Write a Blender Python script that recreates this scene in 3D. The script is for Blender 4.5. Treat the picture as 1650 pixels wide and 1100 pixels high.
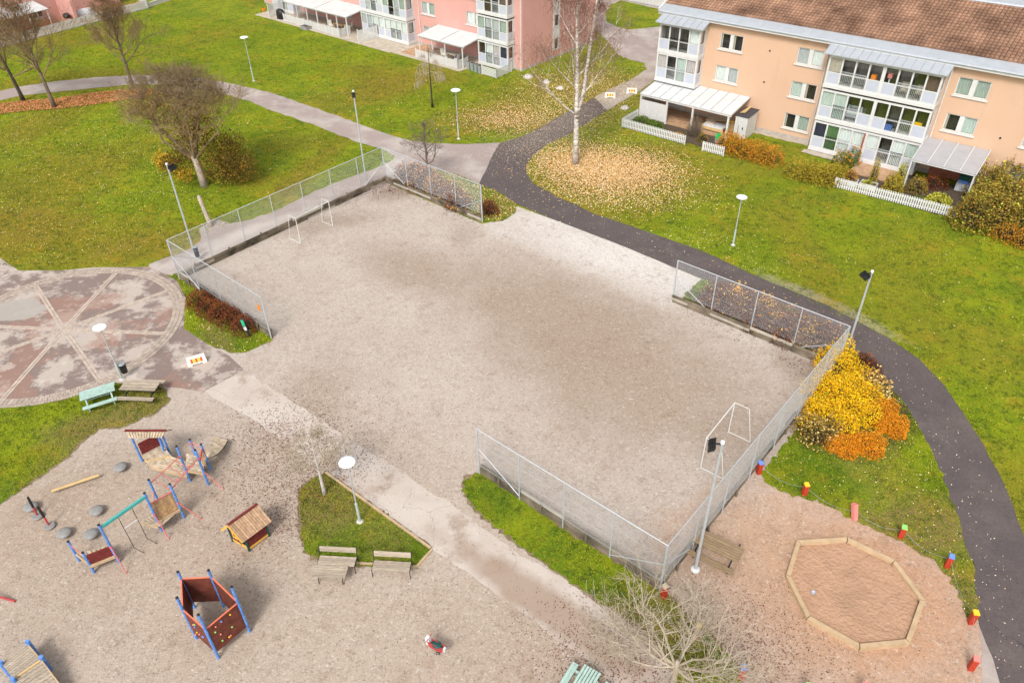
import bpy, math, random
import numpy as np
from mathutils import Vector, Matrix
R = math.radians
rnd = random.Random(7)
SC = bpy.context.scene
for o in list(bpy.data.objects): bpy.data.objects.remove(o)

# ------------------------------------------------------------------ camera, sky, sun, exposure
CH, PITCH, ROLL, FPX = 27.134, .66106, -.02055, 1229.16
cd = bpy.data.cameras.new('camera'); cam = bpy.data.objects.new('camera', cd); SC.collection.objects.link(cam)
cd.sensor_fit = 'HORIZONTAL'; cd.sensor_width = 36; cd.lens = 36*FPX/1650; cd.clip_start = .1; cd.clip_end = 2000
_fw = Vector((0, math.cos(PITCH), -math.sin(PITCH))); _r0 = Vector((1, 0, 0)); _u0 = _r0.cross(_fw)
_c, _s = math.cos(ROLL), math.sin(ROLL)
_R = _c*_r0 + _s*_u0; _U = -_s*_r0 + _c*_u0
cam.matrix_world = Matrix(((_R.x, _U.x, -_fw.x, 0), (_R.y, _U.y, -_fw.y, 0), (_R.z, _U.z, -_fw.z, CH), (0, 0, 0, 1)))
SC.camera = cam
SUN_EL, SUN_AZ = 48, 200
w = bpy.data.worlds.new('World'); SC.world = w; w.use_nodes = True
nt = w.node_tree; nt.nodes.clear()
sky = nt.nodes.new('ShaderNodeTexSky'); sky.sky_type = 'NISHITA'; sky.sun_disc = False
sky.sun_elevation = R(SUN_EL); sky.sun_rotation = R(SUN_AZ); sky.dust_density = 3
hs = nt.nodes.new('ShaderNodeHueSaturation'); hs.inputs['Saturation'].default_value = .06
bg = nt.nodes.new('ShaderNodeBackground'); bg.inputs['Strength'].default_value = .14
wo = nt.nodes.new('ShaderNodeOutputWorld')
nt.links.new(sky.outputs[0], hs.inputs['Color']); nt.links.new(hs.outputs[0], bg.inputs[0]); nt.links.new(bg.outputs[0], wo.inputs[0])
sl = bpy.data.lights.new('sun', 'SUN'); sl.energy = 1.7; sl.angle = R(16); sl.color = (1, .945, .87)
so = bpy.data.objects.new('sun', sl); SC.collection.objects.link(so)
# sun direction: from behind-left of the camera
_az = R(SUN_AZ); _sd = Vector((math.sin(_az)*math.cos(R(SUN_EL)), math.cos(_az)*math.cos(R(SUN_EL)), math.sin(R(SUN_EL))))
so.rotation_euler = _sd.to_track_quat('Z', 'Y').to_euler()
SC.view_settings.view_transform = 'Standard'; SC.view_settings.look = 'None'
SC.view_settings.exposure = .6; SC.view_settings.gamma = 1

# ------------------------------------------------------------------ helpers
def G(px, py, z=0.):
    """surveyed place: the point of the level z seen at photograph position px, py (1650 x 1100)"""
    d = _fw + _R*((px-825)/FPX) - _U*((py-550)/FPX)
    t = (z-CH)/d.z
    return Vector((d.x*t, d.y*t, z))
def GL(pts, z=0.): return [G(x, y, z) for x, y in pts]

class MB:
    def __init__(s): s.v = []; s.f = []; s.m = []
    def add(s, vs, fs, m=0):
        k = len(s.v); s.v += [tuple(v) for v in vs]; s.f += [tuple(i+k for i in f) for f in fs]; s.m += [m]*len(fs); return s
    def box(s, x0, x1, y0, y1, z0, z1, m=0):
        return s.add([(x0,y0,z0),(x1,y0,z0),(x1,y1,z0),(x0,y1,z0),(x0,y0,z1),(x1,y0,z1),(x1,y1,z1),(x0,y1,z1)],
              [(0,3,2,1),(4,5,6,7),(0,1,5,4),(1,2,6,5),(2,3,7,6),(3,0,4,7)], m)
    def hexa(s, b, t, m=0):
        n = len(b); return s.add(list(b)+list(t), [tuple(range(n))[::-1], tuple(range(n, 2*n))]+[(i, (i+1) % n, n+(i+1) % n, n+i) for i in range(n)], m)
    def bar(s, a, b, w_, h_=None, m=0, up=(0, 0, 1)):
        """rectangular bar from a to b"""
        h_ = h_ or w_; a = Vector(a); b = Vector(b); d = (b-a).normalized(); u = Vector(up)
        if abs(d.dot(u)) > .98: u = Vector((1, 0, 0))
        x = d.cross(u).normalized()*(w_/2); y = x.cross(d).normalized()*(h_/2)
        return s.hexa([a-x-y, a+x-y, a+x+y, a-x+y], [b-x-y, b+x-y, b+x+y, b-x+y], m)
    def tube(s, pts, rad, n=8, m=0, cap=True):
        pts = [Vector(p) for p in pts]; rs = rad if isinstance(rad, (list, tuple)) else [rad]*len(pts); k = len(s.v); u = None
        for i, p in enumerate(pts):
            d = (pts[min(i+1, len(pts)-1)]-pts[max(i-1, 0)]).normalized()
            if u is None: u = d.orthogonal().normalized()
            else: u = (u-d*u.dot(d)).normalized()
            v = d.cross(u)
            for j in range(n):
                a = 2*math.pi*j/n; s.v.append(tuple(p+(u*math.cos(a)+v*math.sin(a))*rs[i]))
        for i in range(len(pts)-1):
            for j in range(n):
                s.f.append((k+i*n+j, k+i*n+(j+1) % n, k+(i+1)*n+(j+1) % n, k+(i+1)*n+j)); s.m.append(m)
        if cap:
            s.f.append(tuple(k+j for j in range(n))[::-1]); s.m.append(m)
            e = k+(len(pts)-1)*n; s.f.append(tuple(e+j for j in range(n))); s.m.append(m)
        return s
    def lathe(s, prof, c=(0, 0, 0), n=24, m=0, sx=1, sy=1):
        k = len(s.v)
        for r, z in prof:
            for j in range(n):
                a = 2*math.pi*j/n; s.v.append((c[0]+r*math.cos(a)*sx, c[1]+r*math.sin(a)*sy, c[2]+z))
        for i in range(len(prof)-1):
            for j in range(n):
                s.f.append((k+i*n+j, k+i*n+(j+1) % n, k+(i+1)*n+(j+1) % n, k+(i+1)*n+j)); s.m.append(m)
        s.f.append(tuple(k+j for j in range(n))[::-1]); s.m.append(m)
        e = k+(len(prof)-1)*n; s.f.append(tuple(e+j for j in range(n))); s.m.append(m)
        return s
    def ob(s, name, mats, parent=None, smooth=False, **pr):
        me = bpy.data.meshes.new(name); me.from_pydata(s.v, [], s.f); me.update()
        if not isinstance(mats, (list, tuple)): mats = [mats]
        for m_ in mats: me.materials.append(m_)
        if len(mats) > 1: me.polygons.foreach_set('material_index', s.m)
        if smooth: me.polygons.foreach_set('use_smooth', [True]*len(me.polygons))
        return link(name, me, parent, **pr)
def link(name, me, parent=None, loc=None, rotz=None, **pr):
    o = bpy.data.objects.new(name, me); SC.collection.objects.link(o)
    if parent: o.parent = parent
    if loc is not None: o.location = loc
    if rotz is not None: o.rotation_euler = (0, 0, rotz)
    for k, v in pr.items():
        if v is not None: o[k] = v
    return o
def thing(name, label, cat, loc=(0, 0, 0), rotz=0, group=None):
    return link(name, None, None, loc, rotz, label=label, category=cat, group=group)
def copy_tree(o, parent=None):
    c = o.copy(); SC.collection.objects.link(c); c.parent = parent
    for ch in list(o.children): copy_tree(ch, c)
    return c
def clone(src, label, loc, rotz=0):
    c = copy_tree(src); c['label'] = label; c.location = loc; c.rotation_euler = (0, 0, rotz); return c

def mat(name, col, rough=.7, var=.12, scale=6., bump=.0, bscale=40., metal=0., col2=None, stretch=None, spec=.3, coat=0., island=False):
    m = bpy.data.materials.new(name); m.use_nodes = True; t = m.node_tree; N = t.nodes; L = t.links
    b = N['Principled BSDF']; b.inputs['Roughness'].default_value = rough; b.inputs['Metallic'].default_value = metal
    b.inputs['Specular IOR Level'].default_value = spec
    if coat: b.inputs['Coat Weight'].default_value = coat
    tc = N.new('ShaderNodeTexCoord'); mp = N.new('ShaderNodeMapping'); L.new(tc.outputs['Object'], mp.inputs[0])
    if stretch: mp.inputs['Scale'].default_value = stretch
    n = N.new('ShaderNodeTexNoise'); n.inputs['Scale'].default_value = scale; n.inputs['Detail'].default_value = 6; L.new(mp.outputs[0], n.inputs['Vector'])
    cr = N.new('ShaderNodeValToRGB'); L.new(n.outputs[0], cr.inputs[0])
    c2 = col2 or tuple(min(1, c*(1+var)) for c in col); c1 = tuple(c*(1-var) for c in col)
    cr.color_ramp.elements[0].position = .3; cr.color_ramp.elements[1].position = .7
    cr.color_ramp.elements[0].color = (*c1, 1); cr.color_ramp.elements[1].color = (*c2, 1)
    src = cr.outputs[0]
    if island:
        oi = N.new('ShaderNodeObjectInfo'); ge = N.new('ShaderNodeNewGeometry'); ad = N.new('ShaderNodeMath'); ad.operation = 'ADD'
        L.new(oi.outputs['Random'], ad.inputs[0]); L.new(ge.outputs['Random Per Island'], ad.inputs[1])
        mr = N.new('ShaderNodeMapRange'); mr.inputs[1].default_value = 0; mr.inputs[2].default_value = 2; mr.inputs[3].default_value = 1-island; mr.inputs[4].default_value = 1+island
        L.new(ad.outputs[0], mr.inputs[0]); mx = N.new('ShaderNodeVectorMath'); mx.operation = 'SCALE'
        L.new(src, mx.inputs[0]); L.new(mr.outputs[0], mx.inputs['Scale']); src = mx.outputs[0]
    L.new(src, b.inputs['Base Color'])
    if bump:
        n2 = N.new('ShaderNodeTexNoise'); n2.inputs['Scale'].default_value = bscale; n2.inputs['Detail'].default_value = 4; L.new(mp.outputs[0], n2.inputs['Vector'])
        bp = N.new('ShaderNodeBump'); bp.inputs['Strength'].default_value = bump; bp.inputs['Distance'].default_value = .02
        L.new(n2.outputs[0], bp.inputs['Height']); L.new(bp.outputs[0], b.inputs['Normal'])
    return m

class GM:
    """ground material built from layers of noise and soft-edged patches"""
    def __init__(s, name, rough=.95):
        s.m = bpy.data.materials.new(name); s.m.use_nodes = True; s.t = s.m.node_tree; s.N = s.t.nodes; s.L = s.t.links
        s.b = s.N['Principled BSDF']; s.b.inputs['Roughness'].default_value = rough; s.b.inputs['Specular IOR Level'].default_value = .2
        s.pos = s.N.new('ShaderNodeNewGeometry').outputs['Position']; s.col = None; s.h = None
    def noise(s, scale, detail=5, rough=.6, lo=.35, hi=.65, off=0, dist=0., stretch=None, rot=0):
        mp = s.N.new('ShaderNodeMapping'); s.L.new(s.pos, mp.inputs[0]); mp.inputs['Location'].default_value = (off, off*1.7, off*.3)
        if stretch: mp.inputs['Scale'].default_value = stretch; mp.inputs['Rotation'].default_value = (0, 0, rot)
        n = s.N.new('ShaderNodeTexNoise'); n.inputs['Scale'].default_value = scale; n.inputs['Detail'].default_value = detail
        n.inputs['Roughness'].default_value = rough; n.inputs['Distortion'].default_value = dist; s.L.new(mp.outputs[0], n.inputs['Vector'])
        return s.rng(n.outputs[0], lo, hi)
    def voro(s, scale, lo, hi, off=0, feature='DISTANCE_TO_EDGE', wob=.5):
        nz = s.N.new('ShaderNodeTexNoise'); nz.inputs['Scale'].default_value = scale*2.; nz.inputs['Detail'].default_value = 4; s.L.new(s.pos, nz.inputs['Vector'])
        sc = s.N.new('ShaderNodeVectorMath'); sc.operation = 'SCALE'; sc.inputs['Scale'].default_value = wob/scale; s.L.new(nz.outputs['Color'], sc.inputs[0])
        ad = s.N.new('ShaderNodeVectorMath'); ad.operation = 'ADD'; s.L.new(s.pos, ad.inputs[0]); s.L.new(sc.outputs[0], ad.inputs[1])
        v = s.N.new('ShaderNodeTexVoronoi'); v.feature = feature; v.inputs['Scale'].default_value = scale; s.L.new(ad.outputs[0], v.inputs['Vector'])
        return s.rng(v.outputs['Distance'], lo, hi)
    def rng(s, x, lo, hi, a=0., b=1.):
        r = s.N.new('ShaderNodeMapRange'); r.inputs[1].default_value = lo; r.inputs[2].default_value = hi; r.inputs[3].default_value = a; r.inputs[4].default_value = b
        s.L.new(x, r.inputs[0]); return r.outputs[0]
    def mul(s, a, b):
        m = s.N.new('ShaderNodeMath'); m.operation = 'MULTIPLY'
        for i, x in enumerate((a, b)):
            if isinstance(x, (int, float)): m.inputs[i].default_value = x
            else: s.L.new(x, m.inputs[i])
        return m.outputs[0]
    def blob(s, x, y, rx, ry=None, rot=0, soft=.5, wob=.4, wscale=.8):
        ry = ry or rx
        nz = s.N.new('ShaderNodeTexNoise'); nz.inputs['Scale'].default_value = wscale; nz.inputs['Detail'].default_value = 5; s.L.new(s.pos, nz.inputs['Vector'])
        mp = s.N.new('ShaderNodeMapping'); mp.vector_type = 'TEXTURE'
        mp.inputs['Location'].default_value = (x, y, 0); mp.inputs['Rotation'].default_value = (0, 0, rot); mp.inputs['Scale'].default_value = (rx, ry, 1)
        s.L.new(s.pos, mp.inputs[0]); ln = s.N.new('ShaderNodeVectorMath'); ln.operation = 'LENGTH'; s.L.new(mp.outputs[0], ln.inputs[0])
        ad = s.N.new('ShaderNodeMath'); ad.operation = 'MULTIPLY_ADD'; ad.inputs[1].default_value = wob*2; s.L.new(nz.outputs[0], ad.inputs[0]); s.L.new(ln.outputs['Value'], ad.inputs[2])
        return s.rng(ad.outputs[0], 1+wob+soft/2, 1+wob-soft/2)
    def base(s, c): rg = s.N.new('ShaderNodeRGB'); rg.outputs[0].default_value = (*c, 1); s.col = rg.outputs[0]; return s
    def lay(s, c, f, amt=1., mode='MIX'):
        m = s.N.new('ShaderNodeMix'); m.data_type = 'RGBA'; m.blend_type = mode; f2 = s.mul(f, amt) if amt != 1 else f
        s.L.new(f2, m.inputs['Factor']); s.L.new(s.col, m.inputs['A']); m.inputs['B'].default_value = (*c, 1); s.col = m.outputs['Result']; return s
    def done(s, bump=0, bscale=30., dist=.03, bdetail=5):
        s.L.new(s.col, s.b.inputs['Base Color'])
        if bump:
            n = s.N.new('ShaderNodeTexNoise'); n.inputs['Scale'].default_value = bscale; n.inputs['Detail'].default_value = bdetail; s.L.new(s.pos, n.inputs['Vector'])
            bp = s.N.new('ShaderNodeBump'); bp.inputs['Strength'].default_value = bump; bp.inputs['Distance'].default_value = dist
            s.L.new(n.outputs[0], bp.inputs['Height']); s.L.new(bp.outputs[0], s.b.inputs['Normal'])
        return s.m

def leafmat(name, cols, trans=.0, rough=.7):
    """leaf material: each leaf takes one colour of the list"""
    m = bpy.data.materials.new(name); m.use_nodes = True; N = m.node_tree.nodes; L = m.node_tree.links; b = N['Principled BSDF']
    at = N.new('ShaderNodeAttribute'); at.attribute_name = 'tint'; cr = N.new('ShaderNodeValToRGB'); cr.color_ramp.interpolation = 'LINEAR'
    e = cr.color_ramp.elements
    while len(e) < len(cols): e.new(.5)
    for i, c in enumerate(cols): e[i].position = i/(len(cols)-1); e[i].color = (*c, 1)
    L.new(at.outputs['Fac'], cr.inputs[0]); L.new(cr.outputs[0], b.inputs['Base Color']); b.inputs['Roughness'].default_value = rough
    b.inputs['Specular IOR Level'].default_value = .15
    return m

# ---- materials of things
M = {}
M['galv'] = mat('galvanised_steel', (.50, .53, .56), .5, .08, 8, metal=.35)
M['galv_dark'] = mat('weathered_steel', (.33, .36, .38), .5, .1, 8, metal=.3)
M['white'] = mat('white_paint', (.61, .61, .60), .55, .05, 3)
M['whitewood'] = mat('white_painted_wood', (.59, .58, .565), .6, .07, 5, bump=.1)
M['panelblue'] = mat('pale_blue_panel', (.46, .49, .57), .5, .04, 3)
M['lampwhite'] = mat('lamp_white', (.78, .82, .85), .35, .03, 3)
M['lamppole'] = mat('lamp_pole_grey_green', (.42, .50, .46), .5, .08, 6)
M['concrete'] = mat('concrete', (.52, .50, .46), .9, .12, 10, bump=.3)
M['black'] = mat('black_metal', (.02, .02, .022), .45, .2, 8)
M['navy'] = mat('navy_plastic', (.02, .03, .07), .4, .1, 8)
M['weathered'] = mat('weathered_grey_wood', (.36, .30, .235), .85, .35, 4, bump=.3, bscale=30, stretch=(1, 9, 9), island=.34)
M['paleplank'] = mat('pale_worn_wood', (.48, .385, .28), .8, .3, 5, bump=.2, bscale=20, island=.34)
M['brownplank'] = mat('brown_worn_wood', (.36, .22, .11), .8, .3, 7, bump=.25, bscale=20, island=.36)
M['roofplank'] = mat('reddish_worn_wood', (.45, .29, .18), .8, .25, 7, bump=.2, bscale=20, island=.42)
M['sandweather'] = mat('brown_grey_wood', (.26, .185, .11), .85, .3, 4, bump=.3, bscale=30, stretch=(1, 9, 9), island=.2)
M['greenwood'] = mat('light_green_paint', (.36, .50, .45), .6, .12, 6, bump=.1, island=.08)
M['boards'] = mat('dark_weathered_boards', (.105, .082, .055), .9, .5, 1.2, bump=.5, bscale=20, col2=(.25, .205, .15), island=.4)
M['boards_pale'] = mat('pale_new_boards', (.40, .36, .30), .85, .15, 3, bump=.3, bscale=20, island=.1)
M['yelwood'] = mat('yellowish_timber', (.55, .39, .19), .75, .12, 3, bump=.2)
M['sandtimber'] = mat('sandy_timber', (.47, .34, .21), .85, .14, 3, bump=.25, island=.08)
M['blue'] = mat('blue_paint', (.11, .25, .60), .55, .28, 9, bump=.15)
M['teal'] = mat('teal_paint', (.07, .38, .36), .45, .08, 6)
M['red'] = mat('red_paint', (.42, .04, .045), .45, .1, 6)
M['pinkred'] = mat('coral_red_paint', (.60, .16, .15), .45, .12, 6)
M['darkred'] = mat('dark_red_board', (.16, .025, .022), .6, .3, 6, bump=.2, island=.15)
M['brownred'] = mat('brown_red_climbing_board', (.15, .04, .027), .65, .35, 4, bump=.2)
M['orangered'] = mat('orange_red_edge', (.75, .18, .10), .5, .08, 5)
M['dkgreen'] = mat('dark_green_paint', (.01, .07, .06), .5, .1, 5)
M['yellow'] = mat('yellow_paint', (.80, .50, .03), .5, .06, 5)
M['yellowtrim'] = mat('ochre_yellow_paint', (.75, .42, .08), .5, .08, 5)
M['limegreen'] = mat('lime_green_paint', (.25, .65, .15), .5, .06, 5)
M['capblue'] = mat('cap_blue_paint', (.13, .25, .70), .5, .06, 5)
M['cappink'] = mat('cap_pink_paint', (.72, .22, .20), .5, .06, 5)
M['bolred'] = mat('bollard_red_paint', (.42, .045, .02), .55, .2, 9)
M['rubber'] = mat('grey_rubber', (.24, .235, .23), .5, .12, 8, bump=.05)
M['rope'] = mat('dark_rope', (.06, .045, .04), .9, .2, 20)
M['stone'] = mat('pale_boulder', (.52, .48, .45), .9, .25, 3, bump=.8, bscale=6)
M['bark'] = mat('grey_brown_bark', (.16, .12, .09), .95, .35, 5, bump=.6, bscale=15)
M['bark_olive'] = mat('olive_twig_bark', (.20, .15, .09), .95, .3, 3)
M['bark_dark'] = mat('dark_bark', (.055, .045, .035), .95, .35, 5, bump=.5)
M['bark_pale'] = mat('pale_trunk_bark', (.40, .33, .27), .95, .25, 5, bump=.6, bscale=15)
M['bark_willow'] = mat('pale_straw_bark', (.40, .335, .255), .9, .25, 5)
M['birch'] = mat('white_birch_bark', (.16, .13, .11), .8, .1, 3.5, col2=(.80, .74, .68), stretch=(1, 1, 2.2), bump=.2)
M['birchtwig'] = mat('red_brown_birch_twig', (.20, .10, .07), .9, .2, 5)
M['slate'] = mat('bitumen_felt', (.06, .055, .06), .95, .2, 20, bump=.3, bscale=80)
M['metalroof'] = mat('grey_sheet_metal', (.42, .45, .49), .45, .06, 2, metal=.2)
M['whiteroof'] = mat('white_corrugated_sheet', (.57, .58, .58), .5, .1, 1.2)
M['seamdark'] = mat('dirty_roof_seam', (.30, .29, .28), .8, .2, 3)
M['greypoly'] = mat('grey_polycarbonate', (.36, .355, .37), .4, .06, 2)
M['tile'] = mat('worn_clay_tile', (.26, .14, .09), .8, .45, .5, bump=.3, bscale=12, col2=(.40, .235, .155), island=.3)
M['underlay_gap_shade'] = mat('dark_underlay', (.05, .035, .03), .9, .2, 5)  # roof underlay; also the painted shade below plank gaps
M['deck'] = mat('timber_decking', (.40, .25, .15), .8, .2, 3, bump=.2, island=.1)
M['soil'] = mat('garden_soil', (.09, .065, .045), .95, .35, 6, bump=.8, bscale=15)
M['slab'] = mat('patio_slab', (.42, .36, .29), .9, .2, 2, bump=.3, island=.12)
M['planter'] = mat('greyish_planter_wood', (.26, .25, .25), .8, .2, 5)
M['orange'] = mat('orange_plastic', (.85, .25, .02), .5, .05, 5)
M['signgreen'] = mat('sign_green', (.02, .42, .22), .5, .05, 5)
M['cream'] = mat('cream_plastic', (.78, .74, .64), .5, .06, 5)
M['refred'] = mat('reflector_red', (.80, .10, .03), .35, .05, 5)
M['refyel'] = mat('reflector_yellow', (.90, .55, .03), .35, .05, 5)
M['brightgreen'] = mat('bright_green_plastic', (.03, .45, .12), .4, .05, 5)
M['tarp'] = mat('pale_grey_tarpaulin', (.58, .60, .63), .5, .12, 4, bump=.5, bscale=4)
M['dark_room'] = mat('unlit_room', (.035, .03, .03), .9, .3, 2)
M['wheat'] = mat('sack_cloth', (.55, .45, .36), .9, .15, 5)
def wallmat(name, c, c2):
    g = GM(name, .9); g.base(c).lay(c2, g.noise(.6, 5, .6, .35, .75), .5).lay(tuple(x*.72 for x in c), g.noise(1.2, 6, .75, .56, .8, 3, stretch=(1, 1, .12)), .4).lay(tuple(x*.8 for x in c), g.noise(.25, 6, .7, .5, .8, 5, stretch=(1, 1, .4)), .35)
    return g.done(.25, 60, .01)
M['peach'] = wallmat('peach_render', (.60, .395, .27), (.64, .44, .32))
M['pink'] = wallmat('pink_render', (.60, .32, .28), (.64, .38, .34))
M['plinth'] = mat('grey_plinth', (.42, .37, .33), .9, .15, 3, bump=.2)
M['brick'] = mat('red_brown_boards', (.30, .10, .06), .8, .2, 4)
def glassmat(name='window_glass'):
    m = bpy.data.materials.new(name); m.use_nodes = True; N = m.node_tree.nodes; L = m.node_tree.links; N.clear()
    o = N.new('ShaderNodeOutputMaterial'); mx = N.new('ShaderNodeMixShader'); tr = N.new('ShaderNodeBsdfTransparent'); gl = N.new('ShaderNodeBsdfGlossy'); fr = N.new('ShaderNodeMath'); fr.operation = 'MULTIPLY_ADD'; fr.inputs[1].default_value = .93; fr.inputs[2].default_value = .05
    lw = N.new('ShaderNodeLayerWeight'); pw = N.new('ShaderNodeMath'); pw.operation = 'POWER'; pw.inputs[1].default_value = 5; L.new(lw.outputs['Facing'], pw.inputs[0]); L.new(pw.outputs[0], fr.inputs[0]); tr.inputs[0].default_value = (.96, .98, .97, 1); gl.inputs['Roughness'].default_value = .03
    L.new(fr.outputs[0], mx.inputs[0]); L.new(tr.outputs[0], mx.inputs[1]); L.new(gl.outputs[0], mx.inputs[2]); L.new(mx.outputs[0], o.inputs[0]); return m
M['glass'] = glassmat()
CUR = {}
for k, c in dict(white=(.72, .74, .74), grey=(.46, .48, .50), mint=(.50, .57, .54), navy=(.03, .035, .07), green=(.10, .19, .08), lilac=(.56, .49, .50), dim=(.12, .115, .10), sage=(.36, .42, .38), olive=(.085, .10, .025), beige=(.46, .40, .33), brown=(.14, .09, .06)).items():
    CUR[k] = mat('curtain_'+k, c, .9, .2, 7, stretch=(6, 1, .3))

# ------------------------------------------------------------------ ground
def smooth(pts, it=2):
    P = [Vector(p) for p in pts]
    for _ in range(it):
        Q = []
        for i in range(len(P)):
            a, b = P[i], P[(i+1) % len(P)]; Q += [a*.75+b*.25, a*.25+b*.75]
        P = Q
    return P
def ragged(pts, amp=.06, step=.25, seed=0):
    rr = random.Random(seed); out = []
    for i in range(len(pts)):
        a, b = pts[i], pts[(i+1) % len(pts)]; L_ = (b-a).length; n = max(1, int(L_/step))
        for k in range(n):
            p = a.lerp(b, k/n); out.append(Vector((p.x+rr.gauss(0, amp), p.y+rr.gauss(0, amp), p.z)))
    return out
def sheet(name, pts, z, m, **pr):
    from mathutils.geometry import tessellate_polygon
    P = [Vector((p.x, p.y, 0)) for p in pts]; tr = tessellate_polygon([P])
    fs = []
    for a, b, c in tr:
        n = (P[b]-P[a]).cross(P[c]-P[a]).z
        if abs(n) < 1e-9: continue
        fs.append((a, b, c) if n > 0 else (a, c, b))
    mb = MB(); mb.add([(p.x, p.y, z) for p in P], fs)
    return mb.ob(name, m, kind='structure', **pr)

# grass material
def grassmat(name, green=(.155, .215, .006), dry=(.36, .235, .018), dryamt=.8, extra=None, dark=1.):
    g = GM(name, .95)
    g.base(tuple(c*dark for c in green))
    g.lay((.28*dark, .32*dark, .008), g.noise(.22, 6, .7, .42, .62), .8)
    g.lay((.085*dark, .15*dark, .008), g.noise(.5, 4, .6, .52, .7, 9), .5)
    if extra: extra(g)
    g.lay(dry, g.noise(.45, 8, .75, .52, .68, 3), dryamt)
    g.lay((.03, .06, .005), g.noise(2.4, 7, .8, .50, .60, 2), .7)
    g.lay((.36, .38, .03), g.noise(7, 4, .75, .54, .68, 7), .5)
    g.lay((.012, .03, .003), g.noise(22, 3, .8, .52, .66, 1), .6)
    return g.done(1., 14, .09, 8)
def P2(px, py): v = G(px, py); return v.x, v.y
def lawn_patches(g):
    moss = (.25, .165, .022)
    for (px, py, rx, ry, a) in ((640, 135, 5, 3, .8), (880, 170, 6, 7, .75), (590, 120, 4, 3, .6), (780, 190, 5, 3, .6), (960, 140, 5, 5, .8), (960, 290, 7, 5, .6), (1020, 310, 6, 4, .5),
             (1300, 420, 7, 1.6, .5), (20, 380, 4, 5, .7), (60, 200, 7, 3, .6), (130, 60, 6, 4, .5), (120, 130, 8, 4, .5), (500, 270, 6, 1.2, .7), (440, 300, 5, 2, .35), (230, 400, 7, 2, .5), (1200, 270, 6, 3, .4), (700, 120, 3.5, 3, .6), (1620, 790, 3, 3, .5), (60, 300, 8, 5, .55), (200, 250, 5, 3, .4), (150, 380, 9, 3, .6), (480, 230, 4, 2, .4), (30, 60, 8, 4, .5), (330, 60, 6, 3, .35), (560, 160, 5, 3, .5), (1080, 250, 4, 3, .5), (1450, 430, 7, 3, .35), (1580, 560, 5, 3, .35), (1250, 340, 6, 2, .3)):
        x, y = P2(px, py); g.lay(moss, g.blob(x, y, rx, ry, rnd.random()*3, .9, .5), a)
    x, y = P2(1330, 490); x2, y2 = P2(1180, 420)
    g.lay((.40, .33, .27), g.blob(x, y, 4.6, .7, math.atan2(y2-y, x2-x), .5, .5, 2.2), .6)
M['lawn'] = grassmat('lawn_grass', extra=lawn_patches)
def isl(g):
    for (px, py, rx, ry, rt) in ((1240, 525, 6.2, 1.6, -.62), (700, 312, 3.6, 1.2, -.72), (1370, 640, 3.4, 4.2, -.7)):
        g.lay((.085, .05, .032), g.blob(*P2(px, py), rx, ry, rt, .4, .4, 1.5), .9)
    for (px, py, rx, ry, a) in ((1480, 850, 1.6, 3, .9), (1400, 740, 2.5, 1.5, .4), (540, 800, 2.2, 2, .75), (620, 870, 1.5, 1, .4), (260, 640, 2.5, 1.5, .9), (160, 690, 2.5, 1.3, .9), (1050, 1010, 3, 2, .6), (350, 550, 2.5, .8, .7), (100, 760, 2, 1.5, .5), (815, 330, 2, 2, .6), (1555, 950, 1.2, 1.5, .8)):
        x, y = P2(px, py); g.lay((.23, .165, .06), g.blob(x, y, rx, ry, rnd.random()*3, .8, .5, 1.5), a)
M['grass_isle'] = grassmat('verge_grass', green=(.11, .175, .008), dryamt=.45, extra=isl)

g = GM('playing_field_gravel', .95); g.base((.425, .36, .312))
g.lay((.49, .43, .385), g.noise(.13, 6, .65, .42, .66), .8)
for (px, py, rx, ry, rot, a) in ((920, 520, 9, 4.5, -.7, .85), (1000, 640, 6, 4, -.6, .6), (650, 430, 4, 2.2, -.7, .7), (1180, 640, 4, 3, 0, .4)):
    x, y = P2(px, py); g.lay((.31, .235, .18), g.blob(x, y, rx, ry, rot, 1., .4, .5), a)
for (px, py, rx, ry, a) in ((470, 690, 5, 2, .5), (100, 850, 3, 2.5, .7), (60, 830, 2.5, 2, .6), (270, 860, 3, 2, .6), (180, 800, 3, 3, .5), (310, 790, 2, 1.2, .75), (380, 900, 2.5, 2, .5), (160, 930, 2, 1, .6), (350, 1010, 2, 1.6, .6), (60, 1000, 2, 2, .4), (430, 830, 1.2, .9, .6)):
    x, y = P2(px, py); g.lay((.235, .165, .11), g.blob(x, y, rx, ry, rnd.random()*3, 1., .55, 1.4), a)
for (px, py, rx, ry, a) in ((530, 360, 3.2, 1.2, .5), (1190, 720, 2.4, 1.8, .45), (1290, 590, 1.6, 1.2, .6), (645, 310, 2, 1.2, .55), (745, 378, 1.3, .9, .35), (1060, 900, 1.6, 1.2, .4)):
    x, y = P2(px, py); g.lay((.26, .195, .145), g.blob(x, y, rx, ry, rnd.random()*3, .9, .55, 1.6), a)
x, y = P2(1100, 450); x2, y2 = P2(860, 360)
g.lay((.60, .56, .53), g.blob(x-1.5, y+1.5, 13, 2.8, math.atan2(y2-y, x2-x), 1.1, .5, .5), .9)
g.lay((.45, .265, .165), g.blob(*P2(1370, 955), 5.9, 5.2, 0, .9, .35), .95)
g.lay((.43, .285, .195), g.blob(*P2(1210, 880), 3.5, 2.5, 0, 1., .35), .6)
g.lay((.40, .318, .255), g.blob(*P2(300, 860), 13, 8, 0, 1.2, .35), .85).lay((.41, .33, .265), g.blob(*P2(640, 1040), 9, 4, 0, 1.2, .35), .7).lay((.35, .265, .205), g.blob(*P2(1000, 1080), 6, 4, 0, 1.2, .35), .7)
g.lay((.24, .165, .11), g.noise(1.3, 7, .75, .53, .70, 4), .5)
g.lay((.115, .08, .058), g.noise(4.2, 8, .88, .54, .66, 2), .6)
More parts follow.
